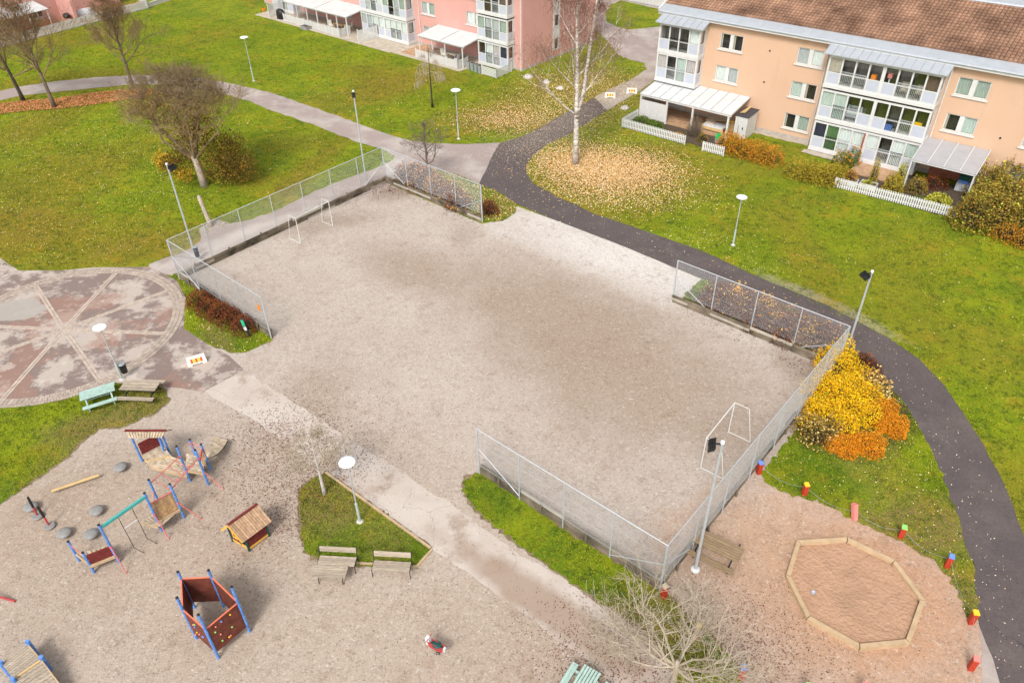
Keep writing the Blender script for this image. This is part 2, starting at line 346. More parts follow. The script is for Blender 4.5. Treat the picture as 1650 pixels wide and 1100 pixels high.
g.lay((.70, .66, .62), g.noise(7, 5, .85, .55, .68, 6), .6)
g.lay((.10, .075, .055), g.noise(9, 4, .88, .53, .66, 8), .6)
M['gravel'] = g.done(.6, 13, .045, 8)

g = GM('old_asphalt', .9); g.base((.33, .27, .25)); g.lay((.45, .40, .365), g.noise(.28, 6, .65, .45, .62), .9); g.lay((.25, .20, .19), g.noise(.4, 5, .6, .55, .68, 5), .6)
g.lay((.20, .16, .15), g.noise(18, 3, .8, .52, .68, 2), .4); g.lay((.56, .51, .47), g.noise(24, 3, .8, .56, .7, 4), .4)
x, y = P2(400, 360); g.lay((.55, .50, .46), g.blob(*P2(420, 375), 6, 1.3, .7, .5, .5), .5)
M['asphalt_old'] = g.done(.3, 40, .01)
g = GM('new_dark_asphalt', .85); g.base((.095, .078, .078)); g.lay((.13, .105, .10), g.noise(.5, 5, .6, .4, .65), .7); g.lay((.045, .037, .038), g.noise(9, 5, .85, .5, .65, 2), .6)
g.lay((.17, .14, .13), g.noise(.25, 6, .7, .56, .7, 6), .5); g.lay((.22, .19, .17), g.noise(12, 4, .85, .57, .72, 5), .5); g.lay((.03, .03, .03), g.voro(.10, .0012, .0, wob=.5), .5)
g.lay((.20, .16, .14), g.blob(*P2(905, 195), 7, 2.2, .9, 1.2, .4), .6)
M['asphalt_new'] = g.done(.35, 40, .01)
g = GM('plaza_asphalt', .85); g.base((.43, .365, .325)); g.lay((.17, .122, .108), g.noise(.34, 7, .7, .45, .52), .85); g.lay((.30, .17, .13), g.noise(.3, 6, .6, .55, .6, 13), .6); g.lay((.62, .56, .50), g.noise(.8, 6, .7, .56, .62, 4), .4)
g.lay((.36, .33, .30), g.blob(*P2(25, 500), 1.8, 1.2, 0, .1, .3), .9)
g.lay((.15, .11, .10), g.noise(20, 3, .8, .54, .7, 2), .35); g.lay((.6, .54, .5), g.noise(24, 3, .8, .56, .7, 5), .35)
M['plaza'] = g.done(.25, 40, .01)
g = GM('worn_pale_pavement', .85); g.base((.455, .39, .345)); g.lay((.52, .46, .415), g.noise(.5, 5, .6, .4, .6), .8); g.lay((.31, .23, .18), g.noise(.33, 6, .7, .57, .66, 7), .8)
g.lay((.12, .09, .07), g.voro(.30, .0045, .0015, wob=.45), .45); g.lay((.25, .19, .15), g.noise(17, 4, .8, .58, .68, 2), .4); g.lay((.62, .57, .52), g.noise(9, 3, .8, .56, .7, 3), .4)
x, y = P2(900, 990); g.lay((.29, .205, .15), g.blob(x, y, 5.5, .8, -.68, .6, .4, 1), .75)
M['pavement'] = g.done(.25, 40, .01)
g = GM('play_sand', .95); g.base((.45, .275, .18)); g.lay((.36, .215, .135), g.noise(1.1, 6, .65, .45, .65), .7); g.lay((.38, .23, .145), g.noise(2.2, 7, .7, .56, .68, 3), .7)
cx, cy = P2(1378, 965); g.lay((.36, .225, .145), g.blob(cx, cy, .9, .7, 0, .9, .6, 2), .45); g.lay((.30, .18, .11), g.noise(9, 5, .8, .58, .68, 4), .5)
M['sand'] = g.done(1., 7, .10, 8)

# lawn: one sheet reaching past the horizon, gently finer in the middle
sheet('lawn', [Vector((-600, -300, 0)), Vector((600, -300, 0)), Vector((600, 900, 0)), Vector((-600, 900, 0))], 0, M['lawn'])
# gravel of the field, the playground and the sandbox yard
gravel_px = [(292, 447), (624, 296), (777, 361), (800, 355), (832, 332), (900, 357), (1000, 395), (1060, 420), (1124, 447), (1172, 465), (1314, 514), (1375, 570), (1416, 640), (1480, 800), (1560, 960),
             (1579, 1007), (1590, 1040), (1600, 1100), (1640, 1300), (700, 1500), (-600, 1500), (-600, 1000), (-200, 850), (0, 800), (60, 740), (120, 690), (180, 640), (270, 610), (340, 560), (440, 545)]
sheet('gravel_field', GL(gravel_px), .004, M['gravel'])
# old asphalt walk along the north and down the left side of the field
walk = [(-150, 178), (0, 147), (38, 139), (84, 132), (153, 125), (216, 121.6), (280, 122), (331, 127), (382, 137), (438, 150), (489, 168), (527, 181), (578, 200), (616, 214), (654, 225), (705, 231.6), (756, 233), (805, 230), (822, 240), (800, 270), (778, 300),
        (740, 283), (700, 280), (660, 285), (628, 298), (560, 326), (480, 362), (380, 407), (292, 448), (275, 443), (240, 440), (240, 426), (268, 415), (286, 410), (310, 399), (325, 388), (320, 368), (345, 352), (370, 360), (405, 354), (456, 334), (507, 308), (558, 288), (609, 270), (634, 258), (637, 251),
        (616, 240.5), (578, 230), (553, 220), (502, 200), (451, 183), (400, 163), (382, 158), (331, 144), (280, 136), (216, 136), (153, 142), (89, 148), (38, 154), (0, 161.6), (-150, 196)]
sheet('old_asphalt_walk', ragged(GL(walk), .05, .6, 1), .008, M['asphalt_old'])
# service road between the houses
road = [(838, 221), (874, 204), (902, 187), (927, 175), (958, 158), (983, 143), (1003, 135), (1029, 122), (1042, 112), (1039, 102), (1016, 97), (996, 89), (990, 79), (978, 66), (962, 50), (900, 20), (880, -30), (1300, -60), (1300, 60), (1100, 120), (1057, 127), (1029, 148), (1004, 163), (978, 178), (942, 201), (914, 218), (884, 232), (870, 240)]
sheet('service_road', ragged(GL(road), .05, .7, 2), .008, M['asphalt_old'])
isle = [(981, 10), (1001, 1), (1062, 15), (1075, 30), (1065, 43), (1040, 46), (1011, 48), (995, 44), (978, 36), (976, 22)]
sheet('verge_between_roads', ragged(GL(isle), .06, .5, 3), .02, M['lawn'])
dark = [(805, 231), (838, 221), (874, 204), (902, 187), (927, 175), (958, 158), (978, 178), (942, 201), (914, 218), (884, 232), (858, 252), (848, 267), (849, 280), (858, 296), (880, 307), (900, 318), (960, 345), (1050, 376), (1124, 402), (1162, 418), (1202, 438), (1243, 455), (1289, 474), (1337, 494), (1386, 520), (1434, 546), (1480, 578),
        (1520, 620), (1552, 665), (1582, 714), (1608, 760), (1632, 812), (1650, 865), (1680, 960), (1700, 1200), (1640, 1200), (1610, 1100), (1600, 1060), (1583, 1026), (1579, 1007), (1576, 989), (1571, 945), (1568, 914), (1557, 890), (1545, 840), (1528, 797), (1516, 760), (1500, 725), (1484, 696), (1460, 653), (1434, 624), (1416, 601), (1375, 565),
        (1314, 514), (1250, 487), (1172, 465), (1124, 447), (1060, 420), (1000, 395), (900, 357), (830, 328), (800, 308), (772, 298), (778, 285), (790, 258)]
sheet('dark_asphalt_path', ragged(GL(dark), .03, .8, 4), .012, M['asphalt_new'])
# shoulder where the path has crumbled at the bottom right
sheet('path_shoulder', ragged(GL([(1579, 1008), (1584, 1027), (1600, 1061), (1612, 1100), (1630, 1200), (1560, 1200), (1581, 1100), (1582, 1050)]), .03, .4, 5), .009, M['asphalt_old'])
# circular plaza
PC = G(103, 531); PRAD = 6.88
plaza_area = [(-300, 440), (0, 415), (30, 436), (97, 436), (150, 431), (240, 430), (262, 440), (285, 452), (299, 480), (296, 529), (331, 552), (369, 573), (394, 596), (328, 632), (290, 625), (250, 622), (178, 618), (60, 650), (-300, 690)]
sheet('plaza_asphalt', GL(plaza_area), .010, M['plaza'])
# footpath
fp = [(394, 596), (430, 620), (466, 643), (540, 692), (594, 727), (641, 754), (684, 787), (740, 822), (773, 845), (842, 896), (923, 939), (952, 965), (990, 995), (1040, 1040), (1120, 1110), (1300, 1300), (1150, 1300), (975, 1090), (947, 1064), (922, 1046), (893, 1027), (860, 1000), (800, 958), (750, 921), (693, 883), (600, 815), (524, 760), (477, 727), (450, 705), (420, 685), (370, 655), (328, 632)]
sheet('pale_footpath', ragged(GL(fp), .04, .4, 6), .014, M['pavement'])
# grass islands
ISL = {
 'verge_by_fence': [(750, 770), (772, 761), (840, 806), (905, 850), (980, 898), (1062, 952), (1083, 963), (1101, 985), (1118, 1002), (1151, 1030), (1184, 1072), (1210, 1130), (1120, 1140), (1096, 1100), (1075, 1054), (1031, 1011), (992, 984), (950, 958), (900, 922), (850, 888), (795, 845), (757, 812), (747, 790)],
 'triangular_verge': [(483, 790), (504, 771), (524, 763), (600, 815), (693, 882), (671, 913), (586, 911), (545, 908), (504, 899), (491, 883), (484, 850)],
 'verge_by_plaza': [(-200, 680), (0, 658), (60, 652), (120, 641), (160, 627), (185, 618), (262, 624), (272, 645), (250, 665), (215, 680), (195, 688), (160, 690), (130, 712), (110, 735), (60, 770), (0, 812), (-200, 900)],
 'verge_with_red_hedge': [(275, 443), (286, 440), (300, 455), (340, 480), (439, 545), (440, 549), (408, 563), (384, 570), (350, 562), (323, 543), (296, 528), (303, 504), (304.5, 486), (299, 466), (286, 452)],
 'verge_behind_fence': [(634, 289), (660, 277), (700, 272), (740, 283), (772, 298), (800, 308), (830, 328), (832, 340), (820, 352), (800, 358), (779, 357), (700, 322)],
 'verge_by_dark_path': [(1094, 484), (1110, 468), (1131, 450), (1172, 465), (1250, 487), (1314, 514), (1375, 565), (1416, 601), (1434, 624), (1460, 653), (1484, 696), (1500, 725), (1516, 760), (1528, 797), (1545, 840), (1557, 890), (1568, 914), (1571, 945), (1576, 989), (1565, 1000), (1552, 985), (1545, 960), (1530, 930), (1500, 900), (1460, 878), (1420, 856), (1375, 838), (1340, 818), (1300, 803), (1265, 795), (1235, 778), (1225, 765), (1292, 680), (1352, 598), (1350, 590), (1240, 544), (1160, 512)],
}
M['fringe'] = mat('bare_soil_fringe', (.20, .15, .09), .95, .4, 5, bump=.6, bscale=20)
def offset(P, d):
    out = []
    A = sum(P[i].x*P[(i+1) % len(P)].y-P[(i+1) % len(P)].x*P[i].y for i in range(len(P)))
    for i in range(len(P)):
        t_ = (P[(i+1) % len(P)]-P[i-1]).normalized(); n_ = Vector((t_.y, -t_.x, 0))*(1 if A > 0 else -1); out.append(P[i]+n_*d)
    return out
ISLW = {}
for i, (k, p) in enumerate(ISL.items()):
    ISLW[k] = GL(p)
    if k not in ('verge_with_red_hedge', 'verge_behind_fence', 'verge_by_dark_path'): sheet('soil_fringe', ragged(offset(GL(p), .10), .06, .15, 60+i), .019, M['fringe'])
    sheet(k, ragged(GL(p), .07, .18, 20+i), .024, M['grass_isle'])

def inpoly(x, y, P):
    c = np.zeros(len(x), bool); n = len(P)
    for i in range(n):
        x0, y0, x1, y1 = P[i][0], P[i][1], P[(i+1) % n][0], P[(i+1) % n][1]
        if y0 == y1: continue
        t = ((y0 > y) != (y1 > y)) & (x < (x1-x0)*(y-y0)/(y1-y0)+x0); c ^= t
    return c
RN = np.random.default_rng(5)
def quads(name, c, size, tilt, tint, m, parent=None, aspect=.62, kindstuff=True, **pr):
    """a mesh of leaf shaped rhombs: c centres (n,3)"""
    n = len(c)
    if n == 0: return
    a = RN.random(n)*2*math.pi; u = np.stack([np.cos(a), np.sin(a), np.zeros(n)], 1)
    nz = RN.normal(0, 1, (n, 3))*np.asarray(tilt).reshape(-1, 1) + np.array([0, 0, 1.]); nz /= np.linalg.norm(nz, axis=1)[:, None]
    u -= nz*(u*nz).sum(1)[:, None]; u /= np.linalg.norm(u, axis=1)[:, None]; v = np.cross(nz, u)
    s = (np.asarray(size)*(.7+.6*RN.random(n)))[:, None]
    V = np.stack([c-u*s*.5, c+v*s*.5*aspect+u*s*.05, c+u*s*.5, c-v*s*.5*aspect+u*s*.05], 1).reshape(-1, 3)
    return flatmesh(name, V, 4, tint, m, parent, kindstuff, **pr)
def flatmesh(name, V, k, tint, m, parent=None, kindstuff=True, **pr):
    n = len(V)//k; me = bpy.data.meshes.new(name)
    me.vertices.add(len(V)); me.vertices.foreach_set('co', V.astype(np.float32).ravel())
    me.loops.add(len(V)); me.loops.foreach_set('vertex_index', np.arange(len(V), dtype=np.int32))
    me.polygons.add(n); me.polygons.foreach_set('loop_start', np.arange(0, len(V), k, dtype=np.int32)); me.polygons.foreach_set('loop_total', np.full(n, k, np.int32))
    me.update(calc_edges=True)
    if tint is not None:
        at = me.attributes.new('tint', 'FLOAT', 'FACE'); at.data.foreach_set('value', np.asarray(tint, np.float32))
    me.materials.append(m)
    if kindstuff: pr['kind'] = 'stuff'
    return link(name, me, parent, **pr)
def scatter(P, dens, dens_f=None):
    P = [(p[0], p[1]) for p in P]; xs = [p[0] for p in P]; ys = [p[1] for p in P]
    A = (max(xs)-min(xs))*(max(ys)-min(ys)); n = int(A*dens)
    x = RN.uniform(min(xs), max(xs), n); y = RN.uniform(min(ys), max(ys), n); k = inpoly(x, y, P); x, y = x[k], y[k]
    if dens_f is not None:
        k = RN.random(len(x)) < dens_f(x, y); x, y = x[k], y[k]
    return x, y
def blobf(*bl):
    def f(x, y):
        o = np.zeros(len(x))
        for (bx, by, r, rx) in bl: o = np.maximum(o, np.exp(-(((x-bx)/r)**2+((y-by)/rx)**2)*1.2))
        return o
    return f
def circ(cx, cy, rx, ry, n=24): return [(cx+rx*math.cos(2*math.pi*i/n), cy+ry*math.sin(2*math.pi*i/n)) for i in range(n)]

# grass blades standing on the verges and the lawn: their real height breaks up the surface
M['blade'] = leafmat('grass_blade', [(.05, .085, .004), (.15, .225, .006), (.265, .33, .008), (.40, .31, .03)])
def blades(name, P, dens, h, z, label, wdt=.02, dens_f=None):
    x, y = scatter(P, dens, dens_f)
    k = RN.random(len(x)) < .62+.38*np.sin(x*.8+2*np.sin(y*.5))*np.sin(y*.9+1.5*np.sin(x*.6)); x, y = x[k], y[k]; n = len(x)
    b = np.stack([x, y, np.full(n, z)], 1); a = RN.random(n)*2*math.pi; u = np.stack([np.cos(a), np.sin(a), np.zeros(n)], 1)
    ln = RN.normal(0, .45, (n, 3))*h; ln[:, 2] = h*(.5+RN.random(n)); ww = wdt*(.6+.8*RN.random(n))[:, None]
    V = np.stack([b-u*ww, b+u*ww, b+ln], 1).reshape(-1, 3)
    t = np.clip(.45+.26*RN.normal(0, 1, n)+.22*np.sin(x*.9+np.sin(y*.7)*2)*np.cos(y*.8)+.14*np.sin(x*2.7+y)*np.cos(y*3.1-x), 0, 1)
    return flatmesh(name, V, 3, t, M['blade'], kindstuff=True)
for k, P in ISLW.items():
    o = blades('verge_grass', P, 330, .07, .02, None)
lawn_near = GL([(1131, 405), (1243, 458), (1434, 548), (1480, 580), (1550, 662), (1608, 760), (1650, 860), (1750, 900), (1750, 420), (1500, 345), (1300, 300), (1050, 240), (940, 215), (852, 262), (860, 296)])
blades('lawn_grass', lawn_near, 110, .075, 0., None, .026)
lawn_left = GL([(-60, 170), (150, 146), (280, 140), (400, 168), (500, 203), (630, 250), (600, 270), (450, 332), (330, 378), (262, 412), (120, 434), (20, 430), (-60, 415)])
blades('lawn_grass', lawn_left, 75, .08, 0., None, .03)
lawn_back = GL([(0, 80), (230, 20), (420, 40), (620, 90), (760, 125), (846, 125), (930, 170), (850, 208), (790, 226), (700, 226), (600, 205), (500, 168), (400, 136), (280, 119), (150, 122), (0, 142)])
blades('lawn_grass', lawn_back, 45, .085, 0., None, .035)

# ------------------------------------------------------------------ fallen leaves
M['leaf_yellow'] = leafmat('fallen_yellow_leaf', [(.70, .50, .12), (.78, .62, .28), (.80, .72, .45), (.55, .38, .08)])
M['leaf_peach'] = leafmat('fallen_peach_leaf', [(.40, .20, .06), (.72, .42, .16), (.80, .54, .28), (.62, .36, .12), (.80, .66, .45), (.5, .26, .08)])
M['leaf_pale'] = leafmat('fallen_pale_leaf', [(.70, .56, .40), (.78, .68, .52), (.62, .42, .25)])
M['leaf_orange'] = leafmat('fallen_rust_leaf', [(.40, .13, .05), (.58, .22, .09), (.66, .32, .15), (.30, .10, .05)])
M['leaf_dark'] = leafmat('fallen_dark_leaf', [(.05, .022, .018), (.12, .038, .03), (.20, .06, .045), (.08, .04, .03)])
DARKW = [(p.x, p.y) for p in GL(dark)]
def leaves(name, P, dens, size, m, z, f=None, tilt=.35):
    x, y = scatter(P, dens, f)
    if z > .03:
        k = ~inpoly(x, y, DARKW) | (RN.random(len(x)) < .1); x, y = x[k], y[k]
    n = len(x)
    c = np.stack([x, y, z+.012+RN.random(n)*.03], 1)
    return quads(name, c, size, tilt, RN.random(n), m)
def bx(px, py, r, ry=None): x, y = P2(px, py); return (x, y, r, ry or r)
def around(*b): return [(-60, 0), (60, 0), (60, 110), (-60, 110)]
def leafblob(name, blobs, dens, size, m, z=.07):
    for (x, y, r, ry) in blobs:
        leaves(name, circ(x, y, r*1.7, ry*1.7), dens, size, m, z, blobf((x, y, r, ry)))
leafblob('fallen_leaves', [bx(965, 262, 5.2, 3.6), bx(1005, 275, 3.6, 2.6), bx(915, 258, 3.2, 2.8), bx(985, 290, 5.5, 3.6)], 190, .105, M['leaf_peach'])
leafblob('fallen_leaves', [bx(820, 192, 4.5, 3)], 150, .105, M['leaf_peach'])
leafblob('fallen_leaves', [bx(905, 165, 5, 6), bx(960, 140, 6, 6), bx(1010, 325, 6, 2.2)], 45, .10, M['leaf_yellow'])
leaves('fallen_leaves', GL([(-80, 178), (40, 163), (90, 160), (140, 152), (215, 144), (255, 143), (240, 157), (150, 170), (90, 177), (40, 180), (-80, 195)]), 170, .13, M['leaf_orange'], .07)
leaves('fallen_leaves', GL([(-80, 190), (150, 168), (260, 140), (330, 150), (300, 260), (200, 420), (0, 430), (-80, 420)]), 4.0, .085, M['leaf_yellow'], .06)
leaves('fallen_leaves', GL([(330, 150), (600, 262), (300, 390), (150, 430)]), 2.6, .085, M['leaf_yellow'], .06)
leaves('fallen_leaves', GL([(400, 130), (700, 130), (900, 180), (800, 225), (700, 225), (600, 205)]), 1.6, .10, M['leaf_yellow'], .06)
leaves('fallen_leaves', GL([(800, 232), (870, 205), (960, 165), (980, 178), (910, 220), (850, 262), (858, 300), (1090, 392), (1430, 546), (1600, 760), (1660, 1100), (1610, 1100), (1520, 760), (1430, 620), (1300, 508), (1060, 418), (780, 300)]), 4.5, .055, M['leaf_pale'], .012)
leafblob('fallen_leaves', [bx(850, 235, 4, 4), bx(900, 215, 4, 3), bx(940, 190, 4, 3)], 60, .055, M['leaf_pale'], .012)
leaves('fallen_leaves', GL([(1050, 375), (1300, 300), (1750, 400), (1750, 880), (1600, 740), (1480, 575), (1340, 492)]), .9, .08, M['leaf_yellow'], .06)
leafblob('fallen_leaves', [bx(1120, 390, 4, 1.5), bx(1220, 430, 4, 1.2)], 20, .08, M['leaf_yellow'], .06)
leaves('fallen_leaves', ISLW['verge_by_dark_path'], 6, .07, M['leaf_yellow'], .07)
leaves('fallen_leaves', ISLW['verge_behind_fence'], 55, .10, M['leaf_peach'], .07)
leaves('fallen_leaves', ISLW['verge_with_red_hedge'], 9, .08, M['leaf_yellow'], .07)
leaves('fallen_leaves', GL([(620, 292), (650, 297), (777, 362), (775, 372), (700, 345), (640, 312), (560, 340), (500, 362), (490, 358), (560, 325)]), 16, .08, M['leaf_dark'], .006)
leafblob('fallen_leaves', [bx(625, 305, 1.6, 1.2)], 90, .09, M['leaf_dark'], .006)
leaves('fallen_leaves', GL([(1083, 492), (1130, 498), (1325, 582), (1290, 600), (1200, 560), (1100, 505)]), 14, .08, M['leaf_dark'], .006)
leafblob('fallen_leaves', [bx(1300, 590, 1.2, 1)], 40, .08, M['leaf_dark'], .006)
leaves('fallen_leaves', GL([(250, 640), (560, 620), (760, 760), (1000, 1000), (950, 1120), (0, 1120), (0, 860)]), 7, .045, M['leaf_dark'], .006)
leafblob('fallen_leaves', [bx(500, 700, 3, 2.4), bx(455, 770, 2.6, 2.6), bx(440, 690, 1.8, 1.8), bx(470, 830, 1.6, 1.6), bx(540, 745, 2.6, 1.2), bx(1060, 1080, 3.5, 2.8), bx(1170, 1060, 3, 2.4), bx(960, 1040, 2.2, 2)], 75, .06, M['leaf_dark'], .02)
leafblob('fallen_leaves', [bx(1250, 1060, 2.2, 2), bx(1150, 980, 2.4, 1.6), bx(430, 850, 2.5, 2.5), bx(520, 770, 2, 2)], 40, .055, M['leaf_dark'], .02)
leaves('fallen_leaves', ISLW['triangular_verge'], 9, .06, M['leaf_dark'], .06)
leaves('fallen_leaves', GL([(450, 560), (760, 380), (1060, 480), (1300, 600), (1080, 870), (770, 700)]), 1.0, .04, M['leaf_dark'], .006)
leaves('fallen_leaves', GL([(1120, 860), (1230, 780), (1400, 860), (1540, 950), (1570, 1100), (1200, 1100), (1080, 960)]), 5, .05, M['leaf_dark'], .006)

# ------------------------------------------------------------------ plaza stone bands
M['paver'] = mat('pinkish_paver', (.42, .345, .29), .85, .14, 3, bump=.2, island=.22)
plz = link('plaza', None, None, (PC.x, PC.y, 0), 0, kind='structure')
mb = MB()
for row, (r0, r1) in enumerate(((6.2, 6.4), (6.42, 6.62), (6.66, 6.88))):
    wd = .15 if row == 2 else .25; n = int(2*math.pi*r0/wd)
    for i in range(n):
        a0 = 2*math.pi*(i+.05+row*.5)/n; a1 = 2*math.pi*(i+.95+row*.5)/n; h = .024+RN.random()*.005
        q = [(r0*math.cos(a0), r0*math.sin(a0)), (r1*math.cos(a0), r1*math.sin(a0)), (r1*math.cos(a1), r1*math.sin(a1)), (r0*math.cos(a1), r0*math.sin(a1))]
        mb.hexa([(x, y, .0) for x, y in q], [(x, y, h) for x, y in q])
mb.ob('paver_ring', M['paver'], plz, kind='stuff')
mb = MB()
for ang in (84.1, 39.4, -5.6, -49.2, -94.5, -142.4, 174., 129.6):
    a = R(ang); d = Vector((math.cos(a), math.sin(a))); q = Vector((-d.y, d.x))
    for side in (-1, 1):
        r = .55
        while r < 6.15:
            L_ = .26 if side else .13; c0 = d*r+q*(side*.085); c1 = d*(r+L_-.012)+q*(side*.085); hw = .068
            p = [c0-q*hw, c1-q*hw, c1+q*hw, c0+q*hw]; h = .022+RN.random()*.006
            mb.hexa([(v.x, v.y, 0) for v in p], [(v.x, v.y, h) for v in p]); r += L_
for rr_, n in ((.5, 16), (.28, 8)):
    for i in range(n):
        a0 = 2*math.pi*(i+.05)/n; a1 = 2*math.pi*(i+.95)/n; r0 = rr_-.21
        q = [(r0*math.cos(a0), r0*math.sin(a0)), (rr_*math.cos(a0), rr_*math.sin(a0)), (rr_*math.cos(a1), rr_*math.sin(a1)), (r0*math.cos(a1), r0*math.sin(a1))]
        mb.hexa([(x, y, .0) for x, y in q], [(x, y, .026) for x, y in q])
mb.ob('paver_spokes', M['paver'], plz, kind='stuff')
# kerb of the triangular verge and the low edging along the footpath
kb = link('kerb', None, None, (0, 0, 0), 0, kind='structure')
a, b = G(525, 762), G(694, 884)
for i in range(7):
    p, q = a.lerp(b, (i+.01)/7), a.lerp(b, (i+.99)/7); MB().bar((p.x, p.y, .05), (q.x, q.y, .05), .10, .12).ob('kerb_stone', M['sandtimber'], kb)
a, b = G(696, 886), G(671, 914)
MB().bar((a.x, a.y, .03), (b.x, b.y, .03), .09, .1).ob('kerb_stone', M['sandtimber'], kb)
a, b = G(671, 913), G(545, 906)
MB().bar((a.x, a.y, .03), (b.x, b.y, .03), .09, .1).ob('kerb_stone', M['sandtimber'], kb)

# ------------------------------------------------------------------ fences round the field
gx, gy, an, Lg, Wd = 5.8027, 18.1831, 2.4224, 36.54, 18.09
u_ = Vector((math.cos(an), math.sin(an), 0)); v_ = Vector((math.sin(an), -math.cos(an), 0))   # v_ points to the far long side
G0 = Vector((gx, gy, 0))
FD = {'G': G0, 'H': G0+u_*9.94, 'D': G0+u_*26.46, 'A': G0+u_*Lg, 'B': G0+u_*Lg+v_*Wd, 'C': G0+v_*Wd+u_*26.18, 'E': G0+v_*Wd+u_*10.31, 'F': G0+v_*Wd}
FH = 2.95
M['wire'] = mat('zinc_wire', (.55, .56, .57), .5, .05, 5, metal=.2)
ctr = G0+u_*(Lg/2)+v_*(Wd/2)
def fence(corners, spans, label, braces, pale, extra_side=None):
    o0 = corners[0]; t = thing('chain_link_fence', label, 'fence', o0, 0)
    planks = []
    for ci in range(len(corners)-1):
        a = corners[ci]-o0; b = corners[ci+1]-o0; n = spans[ci]; d = (b-a).normalized()
        inn = (ctr-o0-a); inn = inn-d*inn.dot(d); inn.normalize()
        for k in range(n+1):
            if ci and k == 0: continue
            p = a.lerp(b, k/n); r = .045 if k in (0, n) else .032
            MB().tube([p, p+Vector((0, 0, FH))], r, 8).ob('post', M['galv'], t)
        for k in range(n):
            p = a.lerp(b, k/n); q = a.lerp(b, (k+1)/n)
            MB().tube([p+Vector((0, 0, FH)), q+Vector((0, 0, FH))], .026, 6).ob('top_rail', M['galv'], t)
            for row in range(3):
                off = inn*(.06+.035*row); e = .012
                z = .10+row*.20
                br_ = rnd.uniform(.3, .7); ends = [(e/2.6, br_-e/4), (br_+e/4, 1-e/2.6)] if rnd.random() < .6 else [(e/2.6, 1-e/2.6)]
                for (ea, eb) in ends:
                    pp = (p.lerp(q, ea))+off; qq = p.lerp(q, eb)+off; jz = rnd.uniform(-.014, .014); jy = inn*rnd.uniform(-.012, .012)
                    mm = M['boards_pale'] if rnd.random() < (.45 if (ci, k, row) in pale else .10) else M['boards']
                    MB().bar((pp.x+jy.x, pp.y+jy.y, z+jz), (qq.x+jy.x, qq.y+jy.y, z+jz), .06, .165).ob('plank', mm, t)
            # weathered top plank lying wider, as in a low rink edge
            MB().box(-.04, .04, -.04, .04, 0, .62).ob('board_stake', M['boards'], t, loc=p.lerp(q, .5)-inn*.02)
        # wires
        L_ = (b-a).length; H0 = .60; H1 = FH-.02; hh = H1-H0; step = .075; mb = MB(); nn = inn*(-.0)
        r = .0023
        for sgn in (1, -1):
            s = -hh
            while s < L_:
                s0, z0, s1, z1 = (s, H0, s+hh, H1) if sgn > 0 else (s, H1, s+hh, H0)
                if s0 < 0: f = -s0/hh; z0 = z0+(z1-z0)*f; s0 = 0
                if s1 > L_: f = (s1-L_)/(s1-s0) if s1 > s0 else 0; z1 = z1+(z0-z1)*f; s1 = L_
                if s1-s0 > .02:
                    P, Q = a+d*s0-inn*.035, a+d*s1-inn*.035; P = Vector((P.x, P.y, z0)); Q = Vector((Q.x, Q.y, z1))
                    mb.tube([P, Q], r, 3, cap=False)
                s += step
        mb.ob('mesh_panel', M['wire'], t, kind='stuff')
        for z in (.75, 1.45, 2.2):
            pass
        mb = MB()
        for z in (.72, 1.4, 2.15): mb.tube([Vector((a.x, a.y, z))-inn*.04, Vector((b.x, b.y, z))-inn*.04], .004, 3, cap=False)
        mb.ob('tension_wire', M['wire'], t)
    for (ci, k, k2) in braces:
        a = corners[ci]-o0; b = corners[ci+1]-o0; n = spans[ci]
        p = a.lerp(b, k/n)+Vector((0, 0, 1.75)); q = a.lerp(b, k2/n)+Vector((0, 0, .25))
        MB().tube([p, q], .022, 6).ob('brace', M['galv'], t)
    return t
f1 = fence([FD['D'], FD['A'], FD['B'], FD['C']], [4, 7, 4], 'U-shaped chain link fence on timber boards at the far left end of the gravel pitch',
      [(0, 0, 1), (0, 4, 3), (1, 0, 1), (1, 7, 6), (2, 0, 1), (2, 4, 3)], {(1, 1, 2), (1, 3, 2), (1, 0, 1), (1, 2, 1), (1, 5, 1), (2, 1, 1), (2, 2, 2), (2, 3, 0), (1, 4, 0), (1, 6, 0)})
f2 = fence([FD['E'], FD['F'], FD['G'], FD['H']], [4, 7, 4], 'U-shaped chain link fence on timber boards beside the yellow bush and sandbox',
      [(0, 0, 1), (0, 4, 3), (1, 0, 1), (1, 7, 6), (2, 0, 1), (2, 4, 3)], {(0, 1, 1), (0, 2, 2), (2, 2, 1)})

# ------------------------------------------------------------------ goals
def goal(loc, rotz, label):
    t = thing('handball_goal', label, 'goal', loc, rotz, 'handball goals'); r = .028
    for s in (-1, 1):
        x = s*1.5
        MB().tube([(x, 0, 0), (x, 0, 2)], r, 8).ob('goal_post', M['white'], t)
        MB().tube([(x, 0, 2), (x, .75, 2), (x, 1.15, .03)], .02, 6).ob('net_stay', M['white'], t)
        MB().tube([(x, 0, .03), (x, 1.15, .03)], .02, 6).ob('ground_bar', M['white'], t)
    MB().tube([(-1.5, 0, 2), (1.5, 0, 2)], r, 8).ob('crossbar', M['white'], t)
    return t
P = G0+v_*7.0+u_*2.1; Q = P+v_*3; m_ = (P+Q)/2; rz = math.atan2(v_.y, v_.x)
a, b = G(475, 352, 2), G(530, 324, 2)
goal(((a.x+b.x)/2, (a.y+b.y)/2, 0), math.atan2(b.y-a.y, b.x-a.x), 'white goal frame without net by the far left fence of the pitch')
a, b = G(1138, 706, 2), G(1184.5, 648, 2)
goal(((a.x+b.x)/2, (a.y+b.y)/2, 0), math.atan2(b.y-a.y, b.x-a.x)+math.pi, 'white goal frame without net by the near right fence')

